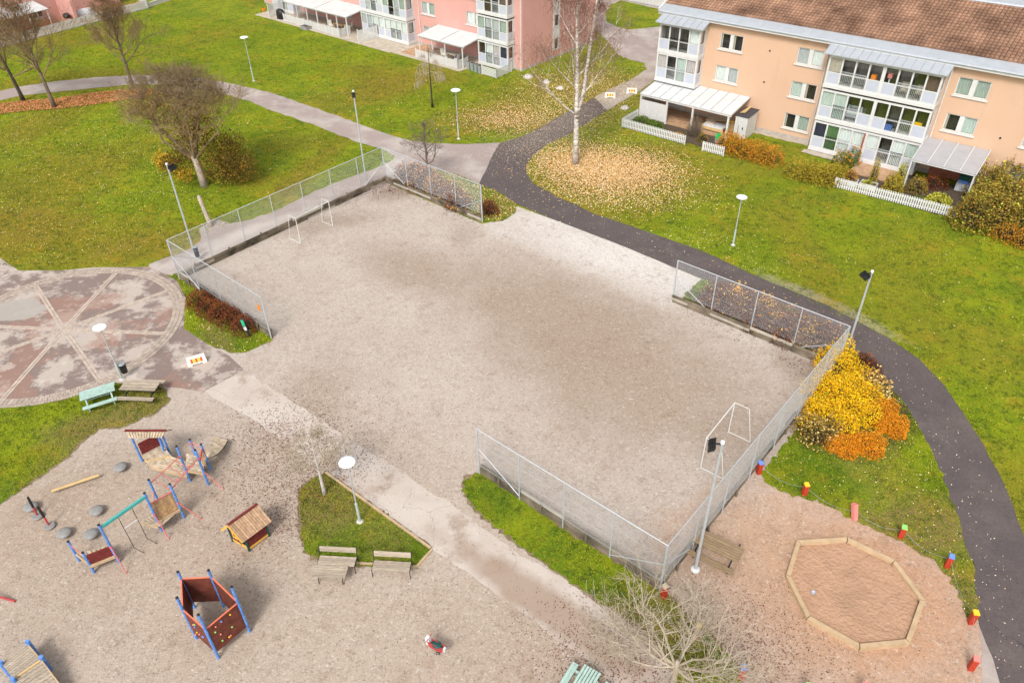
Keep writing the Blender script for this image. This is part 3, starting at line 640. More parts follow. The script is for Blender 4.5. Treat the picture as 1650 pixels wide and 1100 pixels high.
# ------------------------------------------------------------------ lamps and floodlights
def lamp(px, py, h, label, rad=.36):
    p = G(px, py); t = thing('park_lamp', label, 'street lamp', p, 0, 'disc shaded park lamps')
    MB().lathe([(.16, 0), (.16, .03), (.12, .06), (.1, .09)]).ob('base', M['concrete'], t)
    MB().tube([(0, 0, .05), (0, 0, h*.32), (0, 0, h*.32+.03)], [.06, .06, .04], 12).ob('lower_pole', M['lamppole'], t)
    MB().tube([(0, 0, h*.32+.02), (0, 0, h-.22)], [.036, .03], 10).ob('upper_pole', M['galv'], t)
    MB().lathe([(.07, -.26), (.10, -.1), (.10, -.03)], (0, 0, h)).ob('lamp_holder', M['lampwhite'], t, True)
    MB().lathe([(rad*.3, -.03), (rad, -.02), (rad, 0), (rad*.8, .04), (rad*.4, .075), (.08, .085), (.06, .10), (.01, .105)], (0, 0, h), 32).ob('lamp_shade', M['lampwhite'], t, True)
    return t
lamp(580, 840, 3.85, 'grey disc lamp standing in the triangular grass patch beside the benches')
lamp(197, 611, 3.6, 'grey disc lamp with a black litter bin at the edge of the round plaza')
lamp(1181, 395, 3.65, 'grey disc lamp on the lawn below the peach building')
lamp(739, 224, 4.35, 'grey disc lamp on the lawn near the junction of the paths', .42)
lamp(409, 131, 4.45, 'grey disc lamp beside the curved path at the back left lawn', .42)
def flood(px, py, h, label, dirv, white_base=False, nh=2):
    p = G(px, py); t = thing('floodlight_pole', label, 'floodlight', p, math.atan2(dirv[1], dirv[0]), 'floodlight poles around the pitch')
    if white_base: MB().lathe([(.2, 0), (.2, .10), (.15, .14)]).ob('base', M['white'], t, True)
    MB().tube([(0, 0, 0), (0, 0, 1.2), (0, 0, 1.25), (0, 0, h)], [.075, .07, .06, .05], 12).ob('pole', M['galv'], t)
    MB().tube([(0, 0, h-.05), (0, 0, h+.05)], .075, 10).ob('cap', M['lampwhite'], t)
    mb = MB(); mb.bar((0, 0, h-.1), (.28, 0, h-.1), .05, .05); mb.bar((.28, -.22, h-.1), (.28, .22, h-.1), .05, .05); mb.ob('bracket', M['black'], t)
    for k in range(nh):
        y = (k-(nh-1)/2)*.31; mb = MB()
        mb.hexa([(.24, y-.13, h-.20), (.24, y+.13, h-.20), (.48, y+.13, h-.34), (.48, y-.13, h-.34)], [(.22, y-.11, h-.06), (.22, y+.11, h-.06), (.46, y+.11, h-.18), (.46, y-.11, h-.18)])
        for j in range(4): mb.box(.25+j*.05, .262+j*.05, y-.1, y+.1, h-.09-j*.03, h-.03-j*.03)
        mb.ob('floodlight_head', M['black'], t)
    return t
flood(315, 412, 6.75, 'tall floodlight pole with a navy bin at the left corner of the pitch', (1, -.3))
flood(591, 298, 7.5, 'tall floodlight pole at the far corner of the pitch by the walk', (.2, -1), nh=1)
flood(1360, 578, 5.75, 'floodlight pole rising out of the yellow bush', (-1, -.2))
flood(1120, 918, 7.5, 'tall floodlight pole on a white base beside the big picnic table', (-.8, .2), True)
# bins
def bin_(p, label, m, r=.2, h=.62, z=0.):
    t = thing('litter_bin', label, 'litter bin', (p.x, p.y, z))
    MB().lathe([(r*.85, 0), (r, h*.9), (r, h)], n=18).ob('body', m, t, True)
    MB().lathe([(r*1.03, h-.04), (r*1.03, h), (r*.9, h+.02), (r*.3, h+.025)], n=18).ob('rim', M['galv_dark'], t)
    return t
p = G(320, 418); bin_(p, 'navy litter bin fixed to the floodlight pole at the left fence corner', M['navy'], .17, .75, .25)
p = G(199, 607); bin_(p+Vector((.18, 0, 0)), 'black litter bin hanging on the lamp beside the picnic tables', M['black'], .2, .6, .35)

# ------------------------------------------------------------------ bollards with painted tops
def bollard(px, py, cap, label, h=.75, rz=.3, lean=0, topmark=None):
    p = G(px, py); t = thing('bollard', label, 'bollard', p, rz, 'red bollards around the sandbox yard')
    mb = MB(); mb.box(-.1, .1, -.1, .1, 0, h-.05); mb.ob('post', M['cappink'] if lean else M['bolred'], t)
    mb = MB(); mb.hexa([(-.11, -.11, h-.05), (.11, -.11, h-.05), (.11, .11, h-.05), (-.11, .11, h-.05)], [(-.11, -.11, h), (.11, -.11, h), (.09, .11, h+.03), (-.09, .11, h+.03)]); mb.ob('cap', M[cap], t)
    if topmark:
        mb = MB()
        for (x0, y0, x1, y1) in ((-.06, -.05, -.02, .0), (.0, .0, .03, .05), (.03, -.05, .06, .02), (-.04, .02, -.01, .05)): mb.box(x0, x1, y0, y1, h+.012, h+.03)
        mb.ob('cap_mark', M['navy'], t)
    if lean: t.rotation_euler = (lean, .1, rz)
    return t
BOL = [(1222, 762, 'capblue', 'red bollard with a blue top against the pitch fence'), (1295, 797, 'yellow', 'red bollard with a yellow top at the grass edge below the yellow bush'),
       (1377, 837, 'cappink', 'leaning red bollard with a pink side above the sandbox'), (1450, 866, 'limegreen', 'red bollard with a lime green top on the grass edge'),
       (1525, 913, 'capblue', 'red bollard with a blue top between the sandbox and the dark path'), (1563, 1003, 'yellow', 'red bollard with a yellow top touching the edge of the dark path'),
       (1563, 1077, 'cappink', 'red bollard with a pink top near the bottom right corner'), (1296, 1122, 'limegreen', 'red bollard with a green top cut by the bottom edge of the photo'),
       (1387, 1120, 'cappink', 'red bollard with a coral top cut by the bottom edge below the sandbox'), (1193, 1092, 'capblue', 'red bollard with a blue marked top under the bare tree'),
       (1122, 1025, 'yellow', 'red bollard with a yellow top behind the bare tree'), (1069, 962, 'paleplank', 'red bollard with a bare wooden top at the near fence corner')]
for i, (px, py, c, lb) in enumerate(BOL): bollard(px, py, c, lb, .72 if i < 7 else .78, rz=(.2, .1, .25, -.4, -.5, -.2, -.3, 0, .5, -.3, -.4, .5)[i], lean=(-.0 if i != 2 else -.5), topmark=(i == 9))
t = None
for i, (j, k) in enumerate(((0, 1), (1, 2), (2, 3), (3, 4), (4, 5), (5, 6), (10, 9), (9, 7))):
    a = G(*BOL[j][:2])+Vector((0, 0, .55)); b = G(*BOL[k][:2])+Vector((0, 0, .55)); n = 8
    pts = [a.lerp(b, s/n)-Vector((0, 0, .35*(1-(2*s/n-1)**2))) for s in range(n+1)]
    lb = ['the blue and yellow topped posts by the fence', 'the yellow topped and the leaning posts', 'the leaning and the lime topped posts', 'the lime and blue topped posts', 'the blue and yellow topped posts by the path', 'the yellow and pink topped posts by the path', 'the two posts under the bare tree', 'the posts at the bottom edge'][i]
    MB().tube(pts, .006, 5).ob('rope', M['galv_dark'], None, label='thin grey rope slung between '+lb, category='rope', group='ropes between the bollards')

# ------------------------------------------------------------------ sandbox
octo = GL([(1283, 876), (1363, 871), (1440, 908), (1487, 972), (1463, 1040), (1383, 1048), (1299, 1000), (1266, 932)])
oc = sum(octo, Vector())/8
t = thing('sandbox', 'octagonal sandbox edged with eight pale timber boards', 'sandbox', oc)
O2 = [p-oc for p in octo]
for i in range(8):
    a, b = O2[i], O2[(i+1) % 8]; ai, bi = a*.94, b*.94; ao, bo = a*1.01, b*1.01; e = .010
    ai2 = ai.lerp(bi, e); bi2 = ai.lerp(bi, 1-e); ao2 = ao.lerp(bo, e); bo2 = ao.lerp(bo, 1-e)
    mb = MB(); mb.hexa([(v.x, v.y, 0) for v in (ai2, ao2, bo2, bi2)], [(v.x, v.y, .24) for v in (ai2, ao2, bo2, bi2)]); mb.ob('edge_board', M['sandtimber'], t)
# sand surface: a heaped grid
mb = MB(); n = 40; rings = 14; vs = [(0, 0, .07)]; fs = []
for i in range(1, rings+1):
    for j in range(n):
        a = 2*math.pi*j/n; d = Vector((math.cos(a), math.sin(a), 0)); rr_ = 99
        for q in range(8):
            p, s2 = O2[q]*.945, O2[(q+1) % 8]*.945; e = s2-p; den = d.x*e.y-d.y*e.x
            if abs(den) > 1e-6:
                tt = (p.x*e.y-p.y*e.x)/den; ss = (p.x*d.y-p.y*d.x)/den
                if tt > 0 and -.001 <= ss <= 1.001: rr_ = min(rr_, tt)
        q = d*rr_*i/rings; z = .07+rnd.uniform(-.012, .018)*min(1, i/5)+.03*math.sin(q.x*3.1)*math.cos(q.y*2.7)+.05*math.exp(-((q-Vector((.2, .3, 0))).length/.5)**2)-.06*math.exp(-((q-Vector((.55, .1, 0))).length/.35)**2); vs.append((q.x, q.y, z))
for j in range(n): fs.append((0, 1+j, 1+(j+1) % n))
for i in range(rings-1):
    for j in range(n): fs.append((1+i*n+j, 1+(i+1)*n+j, 1+(i+1)*n+(j+1) % n, 1+i*n+(j+1) % n))
mb.add(vs, fs); mb.ob('sand', M['sand'], t, True, kind='stuff')
p = G(1309, 958); MB().lathe([(.06, .0), (.09, .1), (.085, .1), (.05, .02)], (0, 0, 0), 12).ob('toy_bucket', M['panelblue'], None, loc=(p.x, p.y, .1), label='small blue grey toy cup lying in the sandbox', category='toy')

# ------------------------------------------------------------------ benches and tables
def bench(loc, rz, label):
    t = thing('park_bench', label, 'bench', loc, rz, 'backed benches by the triangular verge'); Lh = .78
    for k in range(4): MB().box(-Lh, Lh, -.22+k*.115, -.22+k*.115+.105, .43, .465).ob('seat_plank', M['weathered'], t)
    for k in range(2):
        z = .66+k*.12; y = .30+k*.03; MB().hexa([(-Lh, y, z), (Lh, y, z), (Lh, y+.035, z), (-Lh, y+.035, z)], [(-Lh, y+.03, z+.11), (Lh, y+.03, z+.11), (Lh, y+.065, z+.11), (-Lh, y+.065, z+.11)]).ob('back_plank', M['weathered'], t)
    for s in (-1, 1):
        x = s*(Lh+.015); MB().tube([(x, -.25, 0), (x, -.22, .42), (x, .24, .44), (x, .40, .95)], .018, 6).ob('frame', M['black'], t); MB().tube([(x, .24, .44), (x, .36, 0)], .018, 6).ob('frame', M['black'], t)
    return t
def place(pa, pb, z=.45): a, b = G(*pa, z), G(*pb, z); return Vector(((a.x+b.x)/2, (a.y+b.y)/2, 0)), math.atan2(b.y-a.y, b.x-a.x)
L1, r1 = place((514, 902), (572, 905)); bench(L1, r1, 'weathered bench with a low table standing in front of it')
L2, r2 = place((603, 910), (659, 913)); bench(L2, r2, 'weathered bench with nothing in front, at the right tip of the grass triangle')
L3, r3 = place((509, 920), (556, 922), .5)
t = thing('low_table', 'weathered plank table standing right in front of the left bench', 'table', L3, r3)
for k in range(5): MB().box(-.68, .68, -.29+k*.118, -.29+k*.118+.108, .50, .54).ob('tabletop_plank', M['weathered'], t)
for s in (-1, 1):
    for q in (-1, 1): MB().tube([(s*.5, q*.1, .5), (s*.5, q*.22, 0)], .02, 6).ob('leg', M['black'], t)
def picnic(loc, rz, label, m, Lt=1.8, seatside=(1, 1), mleg='weathered', wt=.75, steel=False):
    t = thing('picnic_table', label, 'picnic table', loc, rz); h = .74; k0 = 6
    MB().box(-Lt/2+.03, Lt/2-.03, -wt/2+.02, wt/2-.02, h-.055, h-.042).ob('gap_shade_sheet', M['underlay_gap_shade'], t)  # dark sheet added below the tabletop, painting shade into the plank gaps
    for k in range(k0): MB().box(-Lt/2, Lt/2, -wt/2+k*wt/k0+.013, -wt/2+(k+1)*wt/k0-.013, h-.04, h).ob('tabletop_plank', M[m], t)
    for s, on in zip((-1, 1), seatside):
        if not on: continue
        for k in range(2): y = s*(wt/2+.34)+(k-.5)*.13; MB().box(-Lt/2, Lt/2, y-.06, y+.06, .41, .45).ob('seat_plank', M[m], t)
    for x in (-Lt*.36, Lt*.36):
        mb = MB(); ww = .05 if steel else .07
        for s in (-1, 1): mb.bar((x, s*.2, h-.05), (x, s*(wt/2+.2), 0), ww, ww)
        mb.bar((x, -wt/2-.40, .38), (x, wt/2+.40, .38), ww, ww); mb.ob('leg_frame', M[mleg], t)
    MB().bar((-Lt*.36, 0, .38), (Lt*.36, 0, .38), .05, .05).ob('stretcher', M[mleg], t)
    return t
L_, r_ = place((131, 637), (180, 622), .74); picnic(L_+Vector((.03, -.05, 0)), r_, 'light green painted picnic table left of the bare wooden one', 'greenwood', 1.7, (1, 1), 'greenwood', .7)
L_, r_ = place((196, 620), (254, 622), .74); picnic(L_+Vector((0, .0, 0)), r_, 'unpainted grey picnic table beside the light green one', 'weathered', 1.95, (1, 1), 'black', .72, True)
a, b = G(1126, 881, .74), G(1186, 910, .74); picnic(Vector((8.42, 19.85, 0)), -.60, 'long weathered picnic table by the near fence corner and floodlight', 'sandweather', 2.05, (1, 0), 'black', .82, True)
a, b = G(1120, 888, .45), G(1170, 922, .45)
L_, r_ = place((912, 1112), (928, 1086), .74); picnic(L_+Vector((.35, -.2, 0)), r_, 'light green picnic table cut off by the bottom edge', 'greenwood', 1.7, (1, 1), 'greenwood', .7)

# ------------------------------------------------------------------ barriers, boulders, posts
def barrier(px, py, rz, label):
    t = thing('road_barrier', label, 'barrier', G(px, py), rz, 'cream road barriers with reflectors')
    mb = MB(); mb.hexa([(-.52, -.22, .08), (.52, -.22, .08), (.52, .22, .08), (-.52, .22, .08)], [(-.48, -.10, .46), (.48, -.10, .46), (.48, .10, .46), (-.48, .10, .46)]); mb.ob('body', M['cream'], t)
    for s in (-1, 1): MB().box(s*.40-.12, s*.40+.12, -.25, .25, 0, .09).ob('foot', M['cream'], t)
    for k in range(5):
        x = -.26+k*.13; z0, z1 = .17, .40; f = lambda z: -.22+.12*(z-.08)/.38-.012
        for sd in (1, -1):
            mb = MB(); mb.hexa([(x-.055, sd*(f(z0)), z0), (x+.055, sd*(f(z0)), z0), (x+.055, sd*(f(z1)), z1), (x-.055, sd*(f(z1)), z1)], [(x-.055, sd*(f(z0)+.02), z0), (x+.055, sd*(f(z0)+.02), z0), (x+.055, sd*(f(z1)+.02), z1), (x-.055, sd*(f(z1)+.02), z1)])
            mb.ob('reflector', M['refred'] if k % 2 == 0 else M['refyel'], t)
    return t
barrier(318, 584, .45, 'cream barrier with red and yellow reflectors on the walk beside the plaza')
barrier(983, 157, -.15, 'cream barrier on the service road, the one nearer the birch')
barrier(1018, 150, -.15, 'cream barrier on the service road, the one nearer the peach building')
def boulder(px, py, r, label, seed):
    rr_ = random.Random(seed); mb = MB(); n, k = 12, 7; prof = []
    for i in range(k+1):
        th = math.pi*.5*i/k; prof.append((max(.01, r*math.cos(th)), r*.72*math.sin(th)))
    mb.lathe(prof, (0, 0, -.03), n)
    mb.v = [(x*(1+rr_.uniform(-.14, .14)), y*(1+rr_.uniform(-.14, .14)), z*(1+rr_.uniform(-.1, .1))) for x, y, z in mb.v]
    p = G(px, py); mb.ob('boulder', M['stone'], None, True, loc=p, label=label, category='boulder', group='pale boulders on the grass')
boulder(851, 125, .52, 'large pale boulder at the corner of the pink building', 1); boulder(880, 133, .42, 'pale boulder in the middle of the three by the pink building', 2)
boulder(902, 143, .40, 'pinkish boulder nearest the birch of the three by the pink building', 3); boulder(1007, 175, .42, 'pale boulder beside the picket fence of the peach building', 4)
# sawn trunk and small signs
p = G(340, 364); MB().tube([(0, 0, 0), (-.05, .03, .3), (-.22, .15, 1.2), (-.4, .3, 2.25), (-.42, .32, 2.3)], [.22, .17, .15, .13, .06], 10).ob('sawn_trunk', M['bark_pale'], None, True, loc=p, label='pale branchless trunk standing beside the walk behind the fence', category='tree trunk')
p = G(403, 543); t = thing('sign_post', 'dark leaning post with a green and white sign by the red hedge', 'sign', p)
MB().tube([(0, 0, 0), (-.2, .1, 1.25)], .05, 8).ob('post', M['navy'], t)
MB().bar((-.17, .03, .78), (-.24, .06, 1.2), .16, .03, up=(0, 1, 0)).ob('sign_plate', M['signgreen'], t); MB().bar((-.13, .0, .5), (-.165, .02, .74), .16, .03, up=(0, 1, 0)).ob('sign_plate', M['white'], t)
p = FD['D']-u_*(-.35); s_ = MB(); s_.lathe([(.12, -.015), (.16, -.015), (.16, .015), (.12, .015)], n=14); 
mb = MB(); mb.hexa([(-.13, -.012, 0), (.13, -.012, 0), (.13, .012, 0), (-.13, .012, 0)], [(-.05, -.012, .42), (.07, -.012, .42), (.07, .012, .42), (-.05, .012, .42)], 0)
mb.ob('fence_tag', M['orange'], None, loc=(p.x-.05, p.y-.1, 1.95), rotz=an, label='small orange and white tag hanging on the fence end post', category='tag')

# ------------------------------------------------------------------ playground: the linked climbing frame
cfO = G(270, 790)
cf = thing('play_structure', 'big blue posted climbing frame with roofed tower, ladder bridge, swing beam and plank decks', 'climbing frame', cfO)
def lc(p): return Vector(p)-cfO
def Gz(px, py, z): return lc(G(px, py, z))
def post(px, py, h, z0=0, name='post', parent=None, m='blue', r=.055):
    p = G(px, py)-(cfO if parent is None else parent.location)
    MB().tube([(p.x, p.y, z0), (p.x, p.y, h)], r, 10).ob(name, M[m], parent or cf)
    for zb in (h*.35, h*.62, h*.85): MB().tube([(p.x-r*1.15, p.y-.0, zb), (p.x+r*1.15, p.y, zb)], .016, 6).ob('bolt', M['galv'], parent or cf)
    MB().lathe([(r*1.08, 0), (r*1.05, .03), (r*.5, .045)], (p.x, p.y, h), 10).ob('post_cap', M['black'], parent or cf)
    return p
def plankdeck(quad, n, m, name='deck_plank', th=.035, parent=None, gap=.10, off=None):
    """planks fill the four sided area a-b-c-d; each runs from edge ab to edge dc"""
    a, b, c, d = [Vector(q) for q in quad]; nn = (b-a).cross(d-a).normalized()*th
    if nn.z < 0: nn = -nn
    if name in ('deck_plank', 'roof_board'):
        MB().hexa([a-nn*1.6, b-nn*1.6, c-nn*1.6, d-nn*1.6], [a-nn*1.05, b-nn*1.05, c-nn*1.05, d-nn*1.05]).ob('gap_shade_sheet', M['underlay_gap_shade'], parent or cf)  # dark sheet standing in for the shade seen between the boards
    for k in range(n):
        f0, f1 = (k+gap)/n, (k+1-gap)/n
        q = [a.lerp(b, f0), a.lerp(b, f1), d.lerp(c, f1), d.lerp(c, f0)]
        MB().hexa([v-nn for v in q], q).ob(name, M[m], parent or cf)
def ztop(P, py):
    lo, hi = 0., 10.
    for _ in range(40):
        mzz = (lo+hi)/2; X = Vector((P.x, P.y, mzz))+cfO-Vector((0, 0, CH)); y = 550-FPX*X.dot(_U)/X.dot(_fw)
        lo, hi = (mzz, hi) if y > py else (lo, mzz)
    return lo
# tower
pa = post(229.5, 743, 1.75); pb = post(276, 736, 1.75); pc_ = post(260.5, 738.5, 2.0) if False else None
zt = .85
A_ = Gz(230, 734, zt); B_ = Gz(262, 717, zt); C_ = Gz(277, 735, zt); D_ = Gz(243, 752, zt)
bp = Vector((B_.x, B_.y, 0)); MB().tube([bp, bp+Vector((0, 0, 1.75))], .055, 10).ob('post', M['blue'], cf)
bp2 = Gz(256, 706, 1.7); MB().tube([(bp2.x-.02, bp2.y, 0), (bp2.x, bp2.y, 1.7)], .05, 10).ob('post', M['blue'], cf)
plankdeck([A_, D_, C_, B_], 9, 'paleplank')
a, b = A_, B_; mb = MB()
plankdeck([a+Vector((0, 0, .08)), a+Vector((0, 0, .82)), b+Vector((0, 0, .82)), b+Vector((0, 0, .08))], 6, 'darkred', 'wall_board', .03)
# roof: two sloping faces of upright boards under a red ridge board
r0, r1 = Gz(202, 694, 2.25), Gz(267, 694, 2.25); e0, e1 = Gz(208, 706, 1.85), Gz(261, 705, 1.85)
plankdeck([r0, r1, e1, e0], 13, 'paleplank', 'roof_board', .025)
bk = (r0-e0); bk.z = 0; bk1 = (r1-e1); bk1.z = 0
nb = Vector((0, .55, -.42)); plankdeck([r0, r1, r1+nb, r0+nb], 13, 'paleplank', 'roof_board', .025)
MB().bar(r0+Vector((-.02, 0, .03)), r1+Vector((.02, 0, .03)), .12, .035).ob('ridge_board', M['darkred'], cf)
# lower deck falling to the right
E1 = Gz(301, 767, .45); E2 = Gz(311, 747, .45)
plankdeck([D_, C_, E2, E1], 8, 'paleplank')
MB().bar(D_-Vector((0, 0, .06)), E1-Vector((0, 0, .06)), .04, .13).ob('deck_beam', M['sandtimber'], cf); MB().bar(A_-Vector((0, 0, .06)), D_-Vector((0, 0, .06)), .04, .13).ob('deck_beam', M['sandtimber'], cf)
MB().bar((D_+C_)/2+Vector((-.75, 0, .03)), C_+Vector((0, 0, .03)), .06, .04).ob('deck_batten', M['yelwood'], cf)
# right hand deck with four posts
p3 = post(307, 775, 2.33); p4 = post(336, 781, 2.33); p5 = post(339, 756, 1.7)
p6 = Vector((p3.x+.12, p3.y+1.0, 0)); MB().tube([p6, p6+Vector((0, 0, 1.75))], .055, 10).ob('post', M['blue'], cf); MB().lathe([(.06, 0), (.058, .03), (.03, .045)], p6+Vector((0, 0, 1.75)), 10).ob('post_cap', M['black'], cf)
F0, F1, F2, F3 = Gz(300, 757, .75), Gz(327, 762, .75), Gz(331, 738, .75), Gz(300, 730, .75)
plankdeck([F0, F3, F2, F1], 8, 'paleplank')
MB().bar(F0-Vector((0, 0, .07)), F1-Vector((0, 0, .07)), .04, .14).ob('deck_beam', M['sandtimber'], cf)
a = Gz(325, 728, 1.25); b = Gz(333, 752, .85)
plankdeck([Gz(323, 725, 1.5), Gz(326, 747, .9), Gz(332, 752, .7), Gz(331, 728, 1.3)], 5, 'brownplank', 'side_board', .03)
# curved plank ramp
arc = [((329, 730), (334, 738), .72), ((333, 724), (345, 733), .70), ((338, 717), (353, 728), .62), ((341, 710), (360, 720), .5), ((343, 703), (367, 708), .36)]
for i in range(4):
    (a0, b0, z0), (a1, b1, z1) = arc[i], arc[i+1]
    plankdeck([Gz(*a0, z0), Gz(*a1, z1), Gz(*b1, z1), Gz(*b0, z0)], 3 if i else 2, 'paleplank', 'ramp_plank', .04, gap=.04)
for i in range(4):
    MB().bar(Gz(*arc[i][1], arc[i][2]-.09), Gz(*arc[i+1][1], arc[i+1][2]-.09), .04, .12).ob('ramp_edge', M['black'], cf)
# lower deck group
q1 = post(261, 855, 2.5); q2 = post(297, 834, 2.25); q3 = Gz(239.4, 773, 1.95); q3.z = 0
MB().tube([q3, q3+Vector((0, 0, 1.95))], .055, 10).ob('post', M['blue'], cf); MB().lathe([(.06, 0), (.058, .03), (.03, .045)], q3+Vector((0, 0, 1.95)), 10).ob('post_cap', M['black'], cf)
q4 = post(192, 906, 2.5); q5 = post(152, 922, 1.35); q6 = post(128, 903, 1.3)
l0 = Vector((q1.x, q1.y, .62)); l1 = Vector((q2.x, q2.y, .62))
plankdeck([l0+Vector((0, 0, .05)), l1+Vector((0, 0, .05)), l1+Vector((-.12, .15, .95)), l0+Vector((-.12, .15, .95))], 8, 'brownplank', 'slat', .04, gap=.04)
MB().bar(l0+Vector((-.12, .15, 1.0)), l1+Vector((-.12, .15, 1.0)), .05, .05).ob('rail', M['pinkred'], cf)
MB().bar(l0+Vector((.0, -.06, 0)), l1+Vector((.02, -.06, 0)), .05, .14).ob('deck_beam', M['sandtimber'], cf)
plankdeck([Gz(227, 841, .6), Gz(247, 828, .6), Gz(262, 846, .6), Gz(252, 848, .6)], 4, 'paleplank'); MB().bar(Gz(227, 843, .55), Gz(255, 850, .55), .04, .1).ob('deck_beam', M['sandtimber'], cf)
plankdeck([Gz(247, 828, .6), Gz(262, 846, .6), l1+Vector((0, 0, -.02)), Vector((q3.x+.3, q3.y-.3, .6))], 5, 'paleplank')
# swing beam with two ropes and a bar
MB().bar((q4.x+.05, q4.y+.05, 2.32), (q1.x-.03, q1.y-.03, 2.3), .10, .13).ob('beam', M['teal'], cf)
for (px, py), pts in (((191, 834), [(201, 855), (207, 866), (210, 882), (221, 891)]), ((213, 819), [(221, 840), (227, 857), (230, 871), (240, 876)])):
    s = Gz(px, py, 2.25); e = s.copy(); P_ = [s]
    for k, z in enumerate((1.6, 1.0, .35, .02)): P_.append(Vector((s.x+[.0, .03, .05, .4][k], s.y+[0, -.02, -.05, -.1][k], z)))
    MB().tube(P_, .014, 6).ob('rope', M['rope'], cf)
s1, s2 = Gz(191, 834, 2.25), Gz(213, 819, 2.25)
MB().tube([(s1.x, s1.y, 1.55), (s2.x, s2.y, 1.55)], .02, 8).ob('trapeze_bar', M['white'], cf)
# low red sided deck
a, b = Vector((q5.x, q5.y, .42)), Vector((q4.x, q4.y, .42))
plankdeck([a+Vector((0, 0, .14)), a+Vector((0, 0, .75)), b+Vector((0, 0, .75)), b+Vector((0, 0, .14))], 5, 'darkred', 'wall_board', .03)
MB().bar(a+Vector((0, -.05, .05)), b+Vector((0, -.05, .05)), .05, .14).ob('deck_beam', M['sandtimber'], cf)
c_, d_ = Gz(170, 881, .45), Vector((q6.x, q6.y, .45))
plankdeck([a, b, c_+Vector((.15, .1, 0)), d_], 7, 'paleplank'); MB().bar(a+Vector((0, 0, .02)), d_, .05, .12).ob('deck_beam', M['sandtimber'], cf)
MB().tube([(q6.x, q6.y, 1.05), (q5.x, q5.y, 1.1)], .018, 6).ob('rail', M['pinkred'], cf)
# red rails, ladder and braces
for (s, e) in (((q3.x, q3.y, 1.72), (p3.x, p3.y, 1.72)), ((q2.x, q2.y, 1.95), (p4.x, p4.y, 1.82))): MB().tube([s, e], .024, 8).ob('ladder_rail', M['pinkred'], cf)
for k in range(4):
    f = (.14, .36, .62, .84)[k]; s = Vector((q3.x, q3.y, 1.72)).lerp(Vector((p3.x, p3.y, 1.72)), f); e = Vector((q2.x, q2.y, 1.95)).lerp(Vector((p4.x, p4.y, 1.82)), f)
    pts = [s]+[s.lerp(e, g_)+Vector((0, 0, dz)) for g_, dz in ((.12, -.22), (.3, -.18), (.42, -.42), (.58, -.42), (.7, -.18), (.88, -.22))]+[e]
    MB().tube(pts, .017, 6).ob('ladder_rung', M['pinkred'], cf)
for a, b in (((q2.x, q2.y, 1.05), Gz(326, 836, 0)), ((q1.x, q1.y, 1.15), Gz(273, 869, 0)), ((q4.x, q4.y, 1.1), Gz(204, 924, 0)), ((p4.x, p4.y, .95), Gz(361, 788, 0))): MB().tube([a, b], .022, 8).ob('brace', M['pinkred'], cf)
MB().tube([(p6.x, p6.y, 1.6), (p5.x, p5.y, 1.5)], .02, 6).ob('rail', M['pinkred'], cf); MB().tube([(p6.x, p6.y, 1.55), ((p6.x+p4.x)/2, (p6.y+p4.y)/2, 1.1), (p5.x, p5.y, 1.5)], .017, 6).ob('rail', M['pinkred'], cf)
MB().bar((p5.x, p5.y, 1.45), (p4.x, p4.y, 1.5), .05, .06).ob('rail', M['red'], cf)
MB().tube([(q1.x, q1.y, .95), (q3.x, q3.y, 1.25)], .02, 6).ob('rail', M['pinkred'], cf)
for p, z in ((p3, 1.7), (p4, 1.8), (q1, 1.15), (q2, 1.05), (q4, 1.1), (p6, 1.55)): MB().tube([(p.x, p.y, z-.04), (p.x, p.y, z+.04)], .07, 10).ob('clamp', M['pinkred'], cf)

# ---- five sided climbing wall
cwO = G(340, 1010); cw = thing('climbing_wall', 'five sided brown red climbing wall with coloured grips between blue posts', 'climbing wall', cwO)
CP = [((314, 979), 2.4), ((361, 976.5), 2.4), ((402.5, 1017), 2.95), ((352.5, 1060), 2.9), ((317, 1028), 2.7)]
pts = []
for (px, py), h in CP: pts.append((post(px, py, h, parent=cw), h))
cen = sum((p for p, h in pts), Vector())/5
for i in range(5):
    (a, ha), (b, hb) = pts[i], pts[(i+1) % 5]; d = (b-a).normalized(); out = Vector((d.y, -d.x, 0)); out = out if out.dot(a-cen) > 0 else -out
    z0, z1 = .42, 1.95; a2, b2 = a+d*.06, b-d*.06; th = out*.02
    MB().hexa([a2-th+Vector((0, 0, z0)), b2-th+Vector((0, 0, z0)), b2+th+Vector((0, 0, z0)), a2+th+Vector((0, 0, z0))], [a2-th+Vector((0, 0, z1)), b2-th+Vector((0, 0, z1)), b2+th+Vector((0, 0, z1)), a2+th+Vector((0, 0, z1))]).ob('wall_panel', M['brownred'], cw)
    MB().bar(a2+Vector((0, 0, z1+.012)), b2+Vector((0, 0, z1+.012)), .05, .025).ob('edge_strip', M['orangered'], cw)
    if i in (2, 3, 4):
        L_ = (b2-a2).length; n = int(L_*7)
        for k in range(n):
            f = rnd.uniform(.06, .94); z = rnd.uniform(z0+.15, z1-.12); c = a2.lerp(b2, f)+out*.045+Vector((0, 0, z)); mm = M[rnd.choice(['cappink', 'cappink', 'yellow', 'limegreen', 'capblue', 'cappink'])]
            MB().lathe([(.01, -.035), (.038, -.02), (.034, .01), (.01, .025)], (0, 0, 0), 7).ob('grip', mm, cw, True, loc=c)
